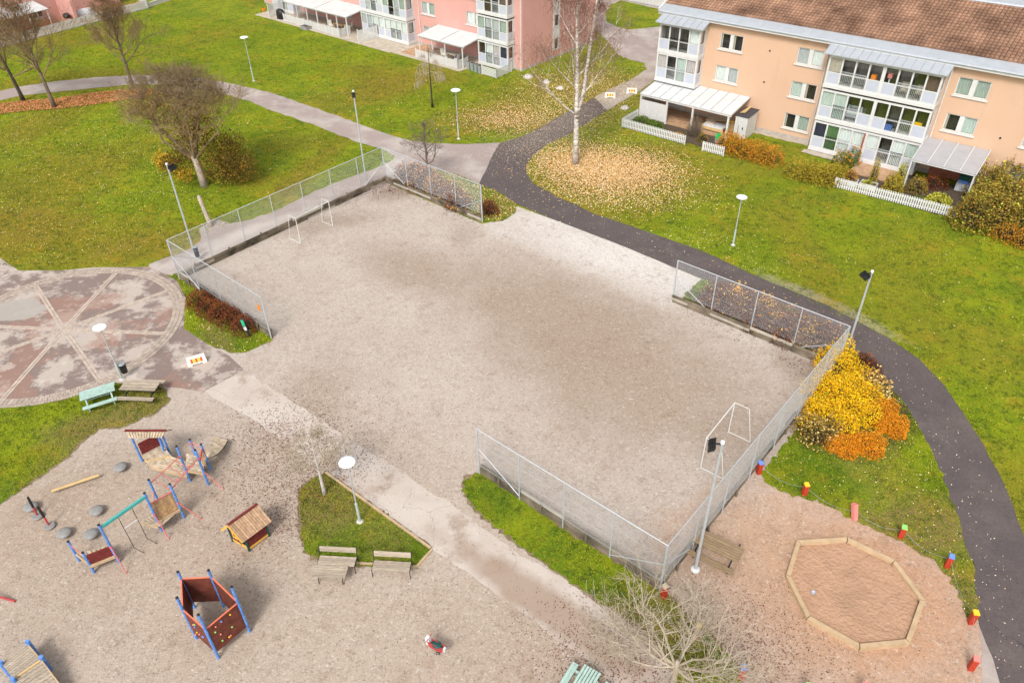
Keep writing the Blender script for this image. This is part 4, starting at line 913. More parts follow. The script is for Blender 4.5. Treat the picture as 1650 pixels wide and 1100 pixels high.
# ---- playhouse
phO = G(400, 866); ph = thing('playhouse', 'small wooden playhouse with pale plank roof, dark red walls and green posts', 'playhouse', phO)
b0, b1, b2_ = G(376, 871)-phO, G(402, 887)-phO, G(434, 863)-phO
b3 = b0+(b2_-b1); cs = [b0, b1, b2_, b3]; H_ = .95
for p in cs: MB().tube([(p.x, p.y, 0), (p.x, p.y, H_)], .055, 8).ob('corner_post', M['dkgreen'], ph)
lx = (b2_-b1); wx = (b1-b0)
def side(p, q, kind):
    d = (q-p).normalized(); p2, q2 = p+d*.05, q-d*.05
    MB().bar(p2+Vector((0, 0, .14)), q2+Vector((0, 0, .14)), .05, .12).ob('trim', M['yellowtrim'], ph)
    if kind == 'wall':
        plankdeck([p2+Vector((0, 0, .22)), p2+Vector((0, 0, H_)), q2+Vector((0, 0, H_)), q2+Vector((0, 0, .22))], 5, 'darkred', 'wall_board', .03, ph)
    else:
        m1 = p2.lerp(q2, .58)
        for pp, qq, za, zb in ((p2, m1, .22, .42), (p2, p2.lerp(m1, .25), .42, .8), (p2.lerp(m1, .75), m1, .42, .8), (p2, m1, .8, 1.0)):
            MB().bar(pp+Vector((0, 0, (za+zb)/2)), qq+Vector((0, 0, (za+zb)/2)), .03, zb-za).ob('wall_board', M['darkred'], ph)
        for pp, qq in ((p2.lerp(m1, .22), p2.lerp(m1, .78)),):
            for z in (.42, .8): MB().bar(pp+Vector((0, 0, z)), qq+Vector((0, 0, z)), .06, .05).ob('window_trim', M['yellowtrim'], ph)
            for e in (pp, qq): MB().bar(e+Vector((0, 0, .42)), e+Vector((0, 0, .8)), .05, .05).ob('window_trim', M['yellowtrim'], ph)
        MB().bar(m1+Vector((0, 0, .2)), m1+Vector((0, 0, 1.1)), .07, .05).ob('door_post', M['dkgreen'], ph)
        mid = (p+q)/2; MB().hexa([p2+Vector((0, 0, 1.0)), q2+Vector((0, 0, 1.0)), mid+Vector((0, 0, 1.42))], [v+Vector((.02, .02, 0)) for v in (p2+Vector((0, 0, 1.0)), q2+Vector((0, 0, 1.0)), mid+Vector((0, 0, 1.42)))]).ob('gable_board', M['darkred'], ph)
side(b0, b1, 'open'); side(b1, b2_, 'wall'); side(b2_, b3, 'open'); side(b3, b0, 'wall')
ra, rb = (b0+b1)/2, (b3+b2_)/2; dl = lx.normalized(); dw = wx.normalized(); ov = .22
R0, R1 = ra-dl*ov+Vector((0, 0, 1.62)), rb+dl*ov+Vector((0, 0, 1.62))
Wh = wx.length/2+.14
for s in (1, -1):
    e0, e1 = R0+dw*Wh*s*1.05-Vector((0, 0, .72)), R1+dw*Wh*s*1.05-Vector((0, 0, .72))
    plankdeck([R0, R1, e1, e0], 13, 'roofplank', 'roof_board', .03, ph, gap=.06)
MB().bar(R0+Vector((0, 0, .02)), R1+Vector((0, 0, .02)), .12, .03).ob('ridge_board', M['darkred'], ph)
for s in (1, -1):
    e0 = R0+dw*Wh*s*1.0-Vector((0, 0, .74)); MB().bar(R0-dl*.02-Vector((0, 0, .05)), e0-dl*.02, .03, .1).ob('barge_board', M['yellowtrim'], ph)
# ---- plank bridge bottom left
brO = G(45, 1090); br = thing('plank_bridge', 'weathered low plank bridge with short blue posts at the bottom left corner', 'play bridge', brO)
def gb(px, py, z): return G(px, py, z)-brO
z = .75; a, b, c, d = gb(42, 1036, z), gb(2, 1068, z), gb(22, 1094, z), gb(66, 1064, z)
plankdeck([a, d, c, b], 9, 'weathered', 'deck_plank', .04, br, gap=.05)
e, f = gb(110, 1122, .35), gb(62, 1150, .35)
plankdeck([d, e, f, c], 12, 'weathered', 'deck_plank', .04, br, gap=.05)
MB().bar(c+Vector((0, 0, .03)), d+Vector((0, 0, .03)), .07, .05).ob('batten', M['yelwood'], br)
MB().bar(d+Vector((.03, 0, -.04)), e+Vector((.03, 0, -.04)), .04, .14).ob('side_board', M['sandtimber'], br); MB().bar(a+Vector((.03, 0, -.04)), d+Vector((.03, 0, -.04)), .04, .14).ob('side_board', M['sandtimber'], br)
for px, py in ((44, 1033), (66, 1058), (0, 1066), (20, 1093)):
    p = G(px, py, .9)-brO; MB().tube([(p.x, p.y, 0), (p.x, p.y, .93)], .085, 12).ob('post', M['blue'], br)
# ---- domes, spinning poles, balance beam, red bar, spring rider
def dome(px, py, label):
    t = thing('stepping_dome', label, 'stepping dome', G(px, py), 0, 'grey rubber stepping domes')
    MB().tube([(0, 0, 0), (0, 0, .22)], .09, 8).ob('stem', M['galv_dark'], t)
    MB().lathe([(.30, .2), (.32, .215), (.31, .25), (.24, .31), (.12, .345), (.01, .35)], (0, 0, 0), 24).ob('dome', M['rubber'], t, True)
dome(196, 757, 'grey stepping dome just left of the roofed tower'); dome(158, 827, 'grey stepping dome left of the teal beam, the higher of two'); dome(149, 865, 'grey stepping dome by the foot of the teal beam, right of its twin'); dome(106, 863, 'grey stepping dome between the red poles and the climbing frame'); dome(52, 821, 'grey stepping dome right behind the two red poles')
def spin(px, py, tx, ty, label):
    p = G(px, py); q = G(tx, ty, 1.15)-p; t = thing('spinning_pole', label, 'spinning pole', p, 0, 'red and black spinning poles')
    MB().lathe([(.24, .08), (.25, .11), (.22, .14), (.03, .15)], (0, 0, 0), 20).ob('foot_disc', M['rubber'], t); d = q.normalized(); MB().tube([(0, 0, .0), d*.62], .04, 10).ob('pole', M['red'], t); MB().tube([d*.62, d*.9, d*1.25], [.05, .06, .045], 10).ob('grip', M['black'], t)
spin(62, 833, 46, 803, 'leaning red and black pole on a disc, the one nearer the stepping dome behind'); spin(81, 849, 62, 818, 'leaning red and black pole on a disc, the nearer and lower of two')
a, b = G(83, 791, .2), G(160, 765, .2); t = thing('balance_beam', 'yellowish round balance beam lying low over the gravel', 'balance beam', (a.x, a.y, 0))
o_ = Vector((a.x, a.y, 0)); MB().tube([a-o_, b-o_], .07, 12).ob('beam', M['yelwood'], t)
for f in (.12, .88): q = (a-o_).lerp(b-o_, f); MB().tube([(q.x, q.y, 0), (q.x, q.y, .2)], .03, 6).ob('leg', M['galv_dark'], t)
a, b = G(-30, 953, .45), G(24, 968, .05); MB().tube([a-a, b-a], .045, 8).ob('play_pole', M['red'], None, loc=a, label='end of a red play pole cut by the left edge', category='pole')
p = G(706, 1054); t = thing('spring_rider', 'small white, red and grey spring rider at the bottom of the playground', 'spring rider', p, -.5)
MB().tube([(.07*math.cos(k*.9), .07*math.sin(k*.9), .02*k) for k in range(22)], .013, 6).ob('spring', M['black'], t)
for s in (-1, 1):
    MB().hexa([(-.28, s*.09-.015, .45), (.25, s*.09-.015, .45), (.25, s*.09+.015, .45), (-.28, s*.09+.015, .45)], [(-.36, s*.09-.015, .75), (.32, s*.09-.015, .72), (.32, s*.09+.015, .72), (-.36, s*.09+.015, .75)]).ob('side_board', M['red'], t)
MB().lathe([(.20, .66), (.23, .70), (.2, .73), (.02, .74)], (0, 0, 0), 16, sy=.7).ob('seat', M['dkgreen'], t, True)
MB().hexa([(-.42, -.1, .55), (-.26, -.1, .55), (-.26, .1, .55), (-.42, .1, .55)], [(-.46, -.09, .9), (-.32, -.06, .92), (-.32, .06, .92), (-.46, .09, .9)]).ob('head', M['tarp'], t)
MB().tube([(-.33, -.2, .9), (-.33, .2, .9)], .016, 6).ob('handle', M['red'], t); MB().box(.3, .38, -.05, .05, .5, .72).ob('tail', M['tarp'], t)

# ------------------------------------------------------------------ trees
def tree_mesh(seed, h, spread, levels, trunk_r, first, nbr, up=.35, twig=.007, lr=.55, leader=True, wig=.12, split=None, lean=(0, 0), droop=0., lenf=.62, tip_n=3):
    """bare tree: trunk mesh and crown mesh, returned as two builders plus twig tips"""
    rr = random.Random(seed); T = MB(); C = MB(); tips = []
    def limb(p, d, L_, r, lev, B):
        n = 5 if lev < 2 else (4 if lev < 3 else 3); pts = [p.copy()]; rs = [r]; q = p.copy(); dd = d.copy()
        for k in range(n):
            dd = (dd+Vector((rr.gauss(0, wig), rr.gauss(0, wig), rr.gauss(0, wig)+up*.12-droop*.1*lev))).normalized(); q = q+dd*(L_/n); pts.append(q.copy()); rs.append(max(twig*.6, r*(1-(k+1)/n*.72)))
        B.tube(pts, rs, 7 if lev == 0 else (5 if lev == 1 else 3), cap=lev < 2)
        return pts, rs, dd
    def grow(p, d, L_, r, lev):
        pts, rs, dd = limb(p, d, L_, r, lev, C)
        if lev >= levels: tips.append(pts[-1]); tips.append(pts[len(pts)//2]); return
        m = nbr[min(lev, len(nbr)-1)]
        for k in range(m):
            f = .22+.78*(k+rr.random()*.7)/m; f = min(f, .99); i = f*(len(pts)-1); j = int(i); q = pts[j].lerp(pts[j+1], i-j)
            ax = Vector((rr.gauss(0, 1), rr.gauss(0, 1), rr.gauss(0, .6))); ax = (ax-dd*ax.dot(dd)).normalized()
            nd = (dd*rr.uniform(.55, 1.)+ax*rr.uniform(.5, .95)+Vector((0, 0, up*.5-droop*.35*lev))).normalized()
            grow(q, nd, L_*lenf*rr.uniform(.75, 1.15)*(1.15-.45*f), max(twig, rs[j]*.6), lev+1)
    top = Vector((lean[0], lean[1], h)); n = 10; pts = []; rs = []
    for k in range(n+1):
        f = k/n; pts.append(Vector((lean[0]*f**1.5+rr.gauss(0, .02)*h*.12*f, lean[1]*f**1.5+rr.gauss(0, .02)*h*.12*f, h*f))); rs.append(trunk_r*(1-f*.9)+(.25*trunk_r if k == 0 else 0))
    ht = first+ (0.02 if leader else .1); kcut = n if leader else max(2, int(n*first)+1)
    T.tube(pts[:kcut+1], rs[:kcut+1], 10)
    nb = nbr[0]*3 if leader else nbr[0]*2
    for k in range(nb):
        f = first+(.97-first)*(k/nb)+rr.uniform(0, .03) if leader else first*rr.uniform(.8, 1.05)
        i = min(f*n, (n if leader else kcut)-.01); j = int(i); q = pts[j].lerp(pts[j+1], i-j); a = k*2.4+rr.random()
        e = up+rr.uniform(.0, .5)+(f-first)*.9; d = Vector((math.cos(a), math.sin(a), e)).normalized()
        grow(q, d, spread*rr.uniform(.75, 1.1)*(1.25-f if leader else 1), max(twig*1.5, rs[j]*lr), 1)
    return T, C, tips
def bush_leaves(name, tips, per, sp, size, m, parent, seed=0, tintf=None):
    T = np.array([tuple(t) for t in tips]); idx = RN.integers(0, len(T), int(len(T)*per)); c = T[idx]+RN.normal(0, sp, (len(idx), 3))
    return quads(name, c, size, 1.2, RN.random(len(c)), m, parent)
M['leaf_rusty'] = leafmat('rusty_leaf', [(.15, .05, .03), (.24, .09, .04), (.32, .14, .06)])
M['leaf_olive'] = leafmat('olive_leaf', [(.10, .10, .02), (.18, .16, .03), (.28, .20, .04)])
M['twig_grey'] = mat('grey_brown_twig', (.25, .18, .10), .95, .3, 3)
def bare_tree(px, py, label, tw='bark', crown='bark_olive', cat='tree', group=None, **k):
    t = thing('bare_tree', label, cat, G(px, py), 0, group); T, C, tips = tree_mesh(**k)
    T.ob('trunk', M[tw], t, True); C.ob('crown', M[crown], t); return t, tips
kw = dict(h=8.0, spread=4.4, levels=4, trunk_r=.2, first=.28, nbr=[6, 7, 6, 5], up=.55, twig=.0115, wig=.15)
t1, tips = bare_tree(38, 163, 'bare tree at the left edge, its dark trunk leaning over the walk', tw='bark_dark', crown='twig_grey', seed=11, lean=(-1.4, .6), group='bare trees by the curved walk', **kw)
t2, tips2 = bare_tree(88, 173, 'bare spreading tree standing in rust leaves, second from the left edge', crown='twig_grey', seed=12, lean=(-.6, .4), group='bare trees by the curved walk', **dict(kw, h=9.2, spread=4.9))
bush_leaves('dry_leaves', tips2, .22, .25, .12, M['leaf_rusty'], t2)
t3, tips3 = bare_tree(215, 143, 'bare round crowned tree with a few rust leaves beside the walk, third from the left', crown='twig_grey', seed=13, group='bare trees by the curved walk', **dict(kw, h=8.2, spread=4.4))
bush_leaves('dry_leaves', tips3, .25, .3, .12, M['leaf_rusty'], t3)
# the big two-stemmed tree
t = thing('big_tree', 'broad multi stemmed tree with brown and golden leaves on the left lawn', 'tree', G(330, 300))
T = MB(); T.tube([(0, 0, 0), (-.05, 0, 1.0), (-.1, 0, 2.0), (-.25, 0, 2.6)], [.36, .28, .26, .2], 12); T.ob('trunk', M['bark_pale'], t, True)
C = MB(); alltips = []; low = []
for i, (dx, dy, hh, rr0) in enumerate(((-3.8, .3, 3.8, .20), (1.8, .8, 4.6, .22), (-1.2, 1.2, 4.2, .15), (4.2, -.6, 3.2, .12), (-2.8, -1.2, 2.6, .12), (1.0, -1.6, 3.0, .12), (.6, 2.2, 4.0, .14))):
    C.tube([(-.2, 0, 2.2), (-.2+dx*.3, dy*.3, 2.2+hh*.4), (-.2+dx*.6, dy*.6, 2.2+hh*.75)], [rr0, rr0*.8, rr0*.6], 8)
    T2, C2, tp = tree_mesh(seed=40+i, h=3.2, spread=2.9, levels=4, trunk_r=rr0*.6, first=.1, nbr=[5, 6, 5, 4], up=.4, twig=.0095, wig=.2)
    o = Vector((-.2+dx*.6, dy*.6, 2.2+hh*.75-.2)); k = len(C.v)
    for B in (T2, C2):
        k = len(C.v); C.v += [tuple(Vector(v)+o) for v in B.v]; C.f += [tuple(i_+k for i_ in f) for f in B.f]; C.m += B.m
    tp = [v+o for v in tp]; alltips += tp
C.ob('crown', M['twig_grey'], t)
M['leaf_brown'] = leafmat('brown_gold_leaf', [(.05, .035, .010), (.10, .07, .015), (.18, .11, .018), (.34, .18, .02)])
M['leaf_warm'] = leafmat('warm_twig_leaf', [(.16, .10, .03), (.30, .18, .04), (.42, .24, .05), (.22, .18, .04)])
M['leaf_gold'] = leafmat('golden_leaf', [(.50, .26, .02), (.66, .36, .03), (.30, .16, .02)])
sel = [v for v in alltips if v.z < 7.5]
bush_leaves('brown_leaves', sel, .75, .3, .085, M['leaf_warm'], t)
def clump(n, blobs, size, m, nm):
    cs = []
    for (x, y, z, rx, ry, rz, wgt) in blobs:
        k = int(n*wgt); d = RN.normal(0, 1, (k, 3)); d /= np.linalg.norm(d, axis=1)[:, None]; rr_ = RN.random(k)**.45; lump = 1+.2*np.sin(d[:, 0]*5+x)*np.cos(d[:, 1]*6+z)
        cs.append(np.stack([x+d[:, 0]*rx*rr_*lump, y+d[:, 1]*ry*rr_*lump, np.maximum(.1, z+d[:, 2]*rz*rr_*lump)], 1))
    c = np.concatenate(cs); quads(nm, c, size, 1.2, RN.random(len(c)), m, t)
clump(6500, ((1.7, .2, 2.0, 1.9, 1.6, 1.9, .4), (3.1, .2, 1.7, 1.6, 1.5, 1.5, .3), (.9, .4, 3.6, 1.5, 1.2, 1.2, .15), (2.6, .5, 3.4, 1.3, 1.1, 1.0, .15)), .14, M['leaf_brown'], 'low_leaves')
clump(2600, ((.2, .3, 4.6, 1.6, 1.2, 1.5, .5), (1.6, .4, 5.2, 1.3, 1.0, 1.2, .25), (-1.6, .3, 5.2, 1.3, 1.0, 1.2, .25)), .11, M['leaf_brown'], 'mid_leaves')
clump(3600, ((-1.0, .3, 3.4, 1.1, 1.0, 1.3, .3), (-1.4, .0, 2.1, 1.2, 1.0, 1.1, .35), (-2.3, -.2, 2.0, .9, .8, .9, .2), (.0, .4, 4.6, 1.0, .8, .9, .15)), .13, M['leaf_brown'], 'low_leaves')
clump(1300, ((-2.6, -.2, 2.3, .9, .8, .9, .4), (-1.2, -.6, 1.3, 1.0, .6, .7, .3), (1.2, .6, 5.4, .5, .4, .6, .15), (-.3, .2, 4.4, .5, .4, .6, .15)), .12, M['leaf_gold'], 'golden_leaves')
# small weeping birch on the back lawn
t, tips = bare_tree(697, 173, 'thin weeping birch with drooping tufts standing on the back lawn', tw='bark_dark', crown='bark_pale', seed=21, h=5.9, spread=2.5, levels=4, trunk_r=.10, first=.5, nbr=[4, 5, 5, 4], up=.15, droop=1.5, twig=.009, wig=.2)
# tall birch by the junction
t = thing('birch_tree', 'tall white stemmed birch standing in a carpet of peach leaves', 'tree', G(927, 265))
T, C, tips = tree_mesh(seed=31, h=15.5, spread=6.2, levels=3, trunk_r=.24, first=.22, nbr=[6, 5, 5, 3], up=.75, twig=.010, wig=.09, lenf=.5, lr=.30, lean=(-.3, .5))
T.ob('trunk', M['birch'], t, True); T.v = []; T.f = []; T.m = []
T.tube([(0, 0, 3.9), (.45, .1, 6), (.75, .2, 9), (1.1, .3, 12), (1.4, .4, 15)], [.17, .15, .12, .08, .03], 9); T.ob('second_stem', M['birch'], t, True)
C.ob('crown', M['birch'], t)
mb = MB(); rr = random.Random(3)
for v in tips:
    for k in range(3):
        q = Vector(v)+Vector((rr.gauss(0, .3), rr.gauss(0, .3), rr.gauss(0, .3))); d = Vector((rr.gauss(0, .5), rr.gauss(0, .5), -rr.uniform(.3, 1.))).normalized(); L_ = rr.uniform(.5, 1.2)
        mb.tube([v, q, q+d*L_*.5, q+(d+Vector((0, 0, -.6))).normalized()*L_], [.009, .007, .006, .004], 3, cap=False)
mb.ob('hanging_twigs', M['birchtwig'], t, kind='stuff')
# apple tree behind the far fence
bare_tree(690, 288, 'bare low fruit tree behind the far short fence', tw='bark', crown='bark', seed=22, h=4.3, spread=2.9, levels=4, trunk_r=.12, first=.25, nbr=[4, 4, 4, 4], up=.35, twig=.011, wig=.28)
bare_tree(523, 795, 'small pale bare tree at the tip of the triangular verge', tw='stone', crown='bark_willow', seed=23, h=3.6, spread=2.2, levels=4, trunk_r=.09, first=.35, nbr=[5, 5, 4, 4], up=.35, twig=.0095, wig=.22)
# the big pale bare tree at the bottom edge, seen from above
bare_tree(1084, 1102, 'wide pale bare tree at the bottom edge with branches spreading like a star', tw='bark_willow', crown='bark_willow', seed=24, h=4.0, spread=3.1, levels=4, trunk_r=.12, first=.3, nbr=[8, 6, 5, 5], up=.2, twig=.0072, wig=.24, lr=.5, leader=False)

# ------------------------------------------------------------------ shrubs and hedges
LM = {}
LM['red'] = leafmat('dark_red_leaf', [(.05, .012, .008), (.12, .03, .012), (.22, .06, .02), (.30, .10, .03)])
LM['yellow'] = leafmat('bright_yellow_leaf', [(.20, .13, .01), (.75, .46, .01), (.92, .62, .01), (.90, .54, .01), (.70, .28, .01), (.45, .42, .02)])
LM['orange'] = leafmat('orange_leaf', [(.28, .08, .01), (.66, .20, .01), (.85, .30, .01), (.75, .36, .02), (.22, .09, .01)])
LM['hedge'] = leafmat('hedge_leaf_turning', [(.10, .09, .015), (.34, .20, .02), (.56, .26, .02), (.60, .20, .02), (.22, .20, .02)])
LM['hedgey'] = leafmat('hedge_leaf_ochre', [(.09, .09, .015), (.30, .23, .02), (.46, .32, .03), (.26, .26, .03)])
LM['green'] = leafmat('green_leaf', [(.03, .06, .01), (.08, .14, .015), (.16, .24, .03), (.05, .09, .02)])
LM['lime'] = leafmat('yellow_green_leaf', [(.20, .26, .02), (.42, .44, .05), (.55, .46, .06), (.10, .15, .02)])
LM['purple'] = leafmat('purple_brown_leaf', [(.06, .022, .015), (.14, .055, .035), (.22, .09, .06), (.10, .04, .028)])
LM['mix'] = leafmat('overgrown_leaf', [(.06, .06, .012), (.20, .16, .03), (.36, .18, .03), (.14, .14, .02), (.45, .34, .05)])
LM['orangegold'] = leafmat('orange_gold_leaf', [(.60, .30, .05), (.72, .42, .10), (.55, .18, .03), (.66, .50, .16)])
LM['palegold'] = leafmat('pale_gold_leaf', [(.50, .38, .12), (.70, .55, .22), (.62, .34, .08), (.25, .14, .05)])
M['core'] = mat('dark_branches', (.05, .035, .02), .95, .3, 4)
def shrub(name, px, py, lobes, label, leaf, n, size, group=None, twigs=60, cat='shrub', shell=.75, core=.72, twigm='bark_dark', sprig=None):
    """lobes: (dx, dy, rx, ry, h, z0) in metres around the foot"""
    o = G(px, py); t = thing(name, label, cat, o, 0, group)
    st = MB(); rr = random.Random(int(px*7+py))
    for (dx, dy, rx, ry, h, z0) in lobes:
        for k in range(twigs//len(lobes)):
            a = rr.random()*6.283; q = rr.random()**.5*.95; zt_ = z0+h*math.sqrt(max(.05, 1-q*q))*rr.uniform(.75, 1.08)
            b0_ = Vector((dx+rx*q*.3*math.cos(a), dy+ry*q*.3*math.sin(a), 0)); e_ = Vector((dx+rx*q*math.cos(a), dy+ry*q*math.sin(a), zt_)); st.tube([b0_, b0_.lerp(e_, .5)+Vector((0, 0, .1)), e_], [.014, .010, .005], 3, cap=False)
    st.ob('stems', M[twigm], t)
    vol = sum(l[2]*l[3] for l in lobes); cs_ = []
    for (dx, dy, rx, ry, h, z0) in lobes:
        m = int(n*rx*ry/vol); d = RN.normal(0, 1, (m, 3)); d[:, 2] = np.abs(d[:, 2]); d /= np.linalg.norm(d, axis=1)[:, None]
        lump = 1+.13*np.sin(d[:, 0]*7+dx*3)*np.cos(d[:, 1]*6+dy*2)+.10*np.sin(d[:, 0]*15+d[:, 2]*11)*np.cos(d[:, 1]*14)
        r_ = (shell+(1-shell)*RN.random(m)**.6)*lump; cs_.append(np.stack([dx+d[:, 0]*rx*r_, dy+d[:, 1]*ry*r_, z0+.03+d[:, 2]*h*r_], 1))
    c = np.concatenate(cs_); hh = np.sin(c[:, 0]*2.1+1)*np.cos(c[:, 1]*2.7)*.2
    quads('foliage', c, size, 1.0, np.clip(RN.random(len(c))*.8+.1+hh, 0, 1), LM[leaf], t)
    if sprig:
        lf, m, sz = sprig; quads('sprigs', c[RN.integers(0, len(c), m)]*np.array([1.03, 1.03, 1.12]), sz, 1.1, RN.random(m), LM[lf], t)
    return t
def row(name, pts, r, h, label, leaf, n, size, **k):
    """a hedge whose lobes follow ground pixels pts"""
    o = G(*pts[0]); lob = []
    for (px, py) in pts: q = G(px, py)-o; lob.append((q.x, q.y, r, r, h, 0))
    return shrub(name, *pts[0], lob, label, leaf, n, size, **k)
row('red_hedge', [(322, 492), (340, 505), (358, 512), (376, 522), (396, 533)], .85, 1.05, 'dense dark red hedge in the grass beside the plaza and fence', 'red', 9000, .075, cat='hedge', twigs=300)
shrub('red_brown_shrub', 788, 345, [(0, 0, .75, .7, 1.15, 0)], 'small round red brown shrub at the end of the far short fence', 'red', 1800, .07, twigs=160)
row('purple_shrub_row', [(655, 294), (672, 292), (690, 300), (705, 312), (722, 322), (738, 334), (675, 306)], 1.05, 1.6, 'purple brown shrubs with gold leaves behind the far short fence', 'purple', 13000, .10, twigs=700, shell=.55, sprig=('orangegold', 1300, .14))
row('purple_shrub_band', [(1150, 490), (1170, 494), (1195, 500), (1220, 512), (1245, 522), (1275, 535), (1305, 548), (1330, 560), (1165, 502), (1215, 526), (1265, 548)], 1.0, 1.6, 'dark purple brown shrubs with gold sprigs behind the fence by the dark path', 'purple', 26000, .10, twigs=1300, shell=.55, sprig=('orangegold', 900, .14))
LM['goldrust'] = leafmat('gold_and_rust_leaf', [(.30, .10, .02), (.62, .30, .04), (.78, .50, .10), (.45, .16, .03), (.70, .42, .12)])
shrub('gold_leaved_shrub', 1178, 500, [(0, 0, .7, .6, 1.9, 0), (.6, -.3, .5, .5, 1.3, 0)], 'gold leaved shrub among the purple ones behind the fence, left of its twin', 'goldrust', 800, .13, twigs=160, shell=.4, group='gold shrubs behind the path side fence')
shrub('gold_leaved_shrub', 1228, 522, [(0, 0, .75, .6, 2.2, 0), (.5, -.5, .6, .5, 1.4, 0)], 'taller gold and rust shrub in the middle of the path side fence', 'goldrust', 1100, .13, twigs=180, shell=.4, group='gold shrubs behind the path side fence')
shrub('gold_leaved_shrub', 1300, 556, [(0, 0, .6, .5, 1.7, 0), (-.8, .3, .5, .5, 1.2, 0)], 'loose gold shrub next to the floodlit fence corner and yellow bush', 'goldrust', 500, .12, twigs=140, shell=.4, group='gold shrubs behind the path side fence')
shrub('rust_shrub', 700, 312, [(0, 0, 1.0, .6, 1.5, 0), (1.1, -.7, .8, .5, 1.2, 0)], 'gold and rust shrub in the middle behind the far short fence', 'goldrust', 1700, .12, twigs=160, shell=.45)
row('dark_red_shrub', [(1390, 590), (1402, 603)], .6, .9, 'dark red twiggy shrub right of the yellow bush at the path', 'red', 1300, .07, twigs=260)
YB = [(1325, 640, 1.1, 1.5), (1340, 612, 1.0, 1.9), (1352, 585, .75, 1.9), (1330, 590, .7, 1.5), (1345, 650, 1.2, 1.7), (1372, 640, 1.1, 1.5), (1370, 672, 1.0, 1.3), (1330, 680, 1.1, 1.35), (1395, 655, .9, 1.4), (1355, 695, .9, 1.1), (1310, 668, .8, 1.2), (1385, 622, .8, 1.3), (1300, 690, .6, .9), (1362, 600, .7, 1.5), (1400, 680, .7, 1.0)]
o0 = G(1345, 640); lob = []
for (px, py, r_, h_) in YB: q = G(px, py)-o0; lob.append((q.x, q.y, r_, r_, h_, 0))
shrub('yellow_bush', 1345, 640, lob, 'large bright yellow bush behind the corner of the pitch fence', 'yellow', 30000, .085, twigs=700, shell=.55, sprig=('lime', 900, .09))
row('gold_speckled_bush', [(1395, 632), (1408, 640)], .8, 1.6, 'loose pale gold leaved bush at the path side of the yellow bush', 'palegold', 1100, .14, twigs=160, shell=.5)
row('brown_bush', [(1300, 700), (1315, 712), (1330, 705)], .85, 1.2, 'brown bush with scattered gold leaves at the foot of the yellow bush', 'mix', 1600, .09, twigs=260, sprig=('palegold', 500, .12))
for i, (px, py, rx, h, lb) in enumerate(((1356, 722, .85, .8, 'round orange bush, leftmost of the low orange ones'), (1395, 722, .95, .95, 'round orange bush, the middle and nearest of the low ones'), (1435, 692, .8, .85, 'round orange bush closest to the dark path, the lower of two'), (1418, 668, .9, .95, 'round orange bush closest to the dark path, the upper of two'))):
    shrub('orange_bush', px, py, [(0, 0, rx*.85, rx*.75, h, 0), (.45, .15, rx*.6, rx*.55, h*.85, 0), (-.5, .1, rx*.55, rx*.6, h*.8, 0), (.1, -.45, rx*.6, rx*.5, h*.7, 0)], lb, 'orange', 6500, .06, group='low orange bushes', twigs=160, shell=.6)
# plants and shrub under the big tree
shrub('speckled_shrub', 375, 290, [(0, 0, 1.6, 1.2, 1.4, 0), (-1.2, .2, 1.2, 1, 1.0, 0)], 'pale speckled shrub at the foot of the broad tree', 'lime', 1900, .15, twigs=160, shell=.4)
# hedges by the peach building
row('turning_hedge', [(1180, 246), (1195, 250), (1212, 255), (1228, 260), (1243, 264), (1172, 240)], 1.05, 1.55, 'orange and green hedge next to the short picket fence', 'hedge', 7500, .11, cat='hedge', twigs=150)
row('ochre_hedge', [(1282, 284), (1300, 288), (1318, 292), (1336, 296), (1345, 292)], 1.1, 1.55, 'ochre hedge left of the long picket fence', 'hedgey', 7500, .11, cat='hedge', twigs=150)
row('tall_mixed_shrub', [(1575, 350), (1600, 335), (1625, 350), (1560, 365), (1600, 368), (1640, 370), (1585, 320), (1615, 315)], 1.5, 2.6, 'tall overgrown shrub with yellowing leaves at the right end of the long picket fence', 'mix', 17000, .15, twigs=500, sprig=('lime', 1400, .17))
row('dry_bush', [(1620, 385), (1650, 395)], 1.1, 1.1, 'low brown dry bush in front of the overgrown shrub', 'hedge', 2600, .10, twigs=300)

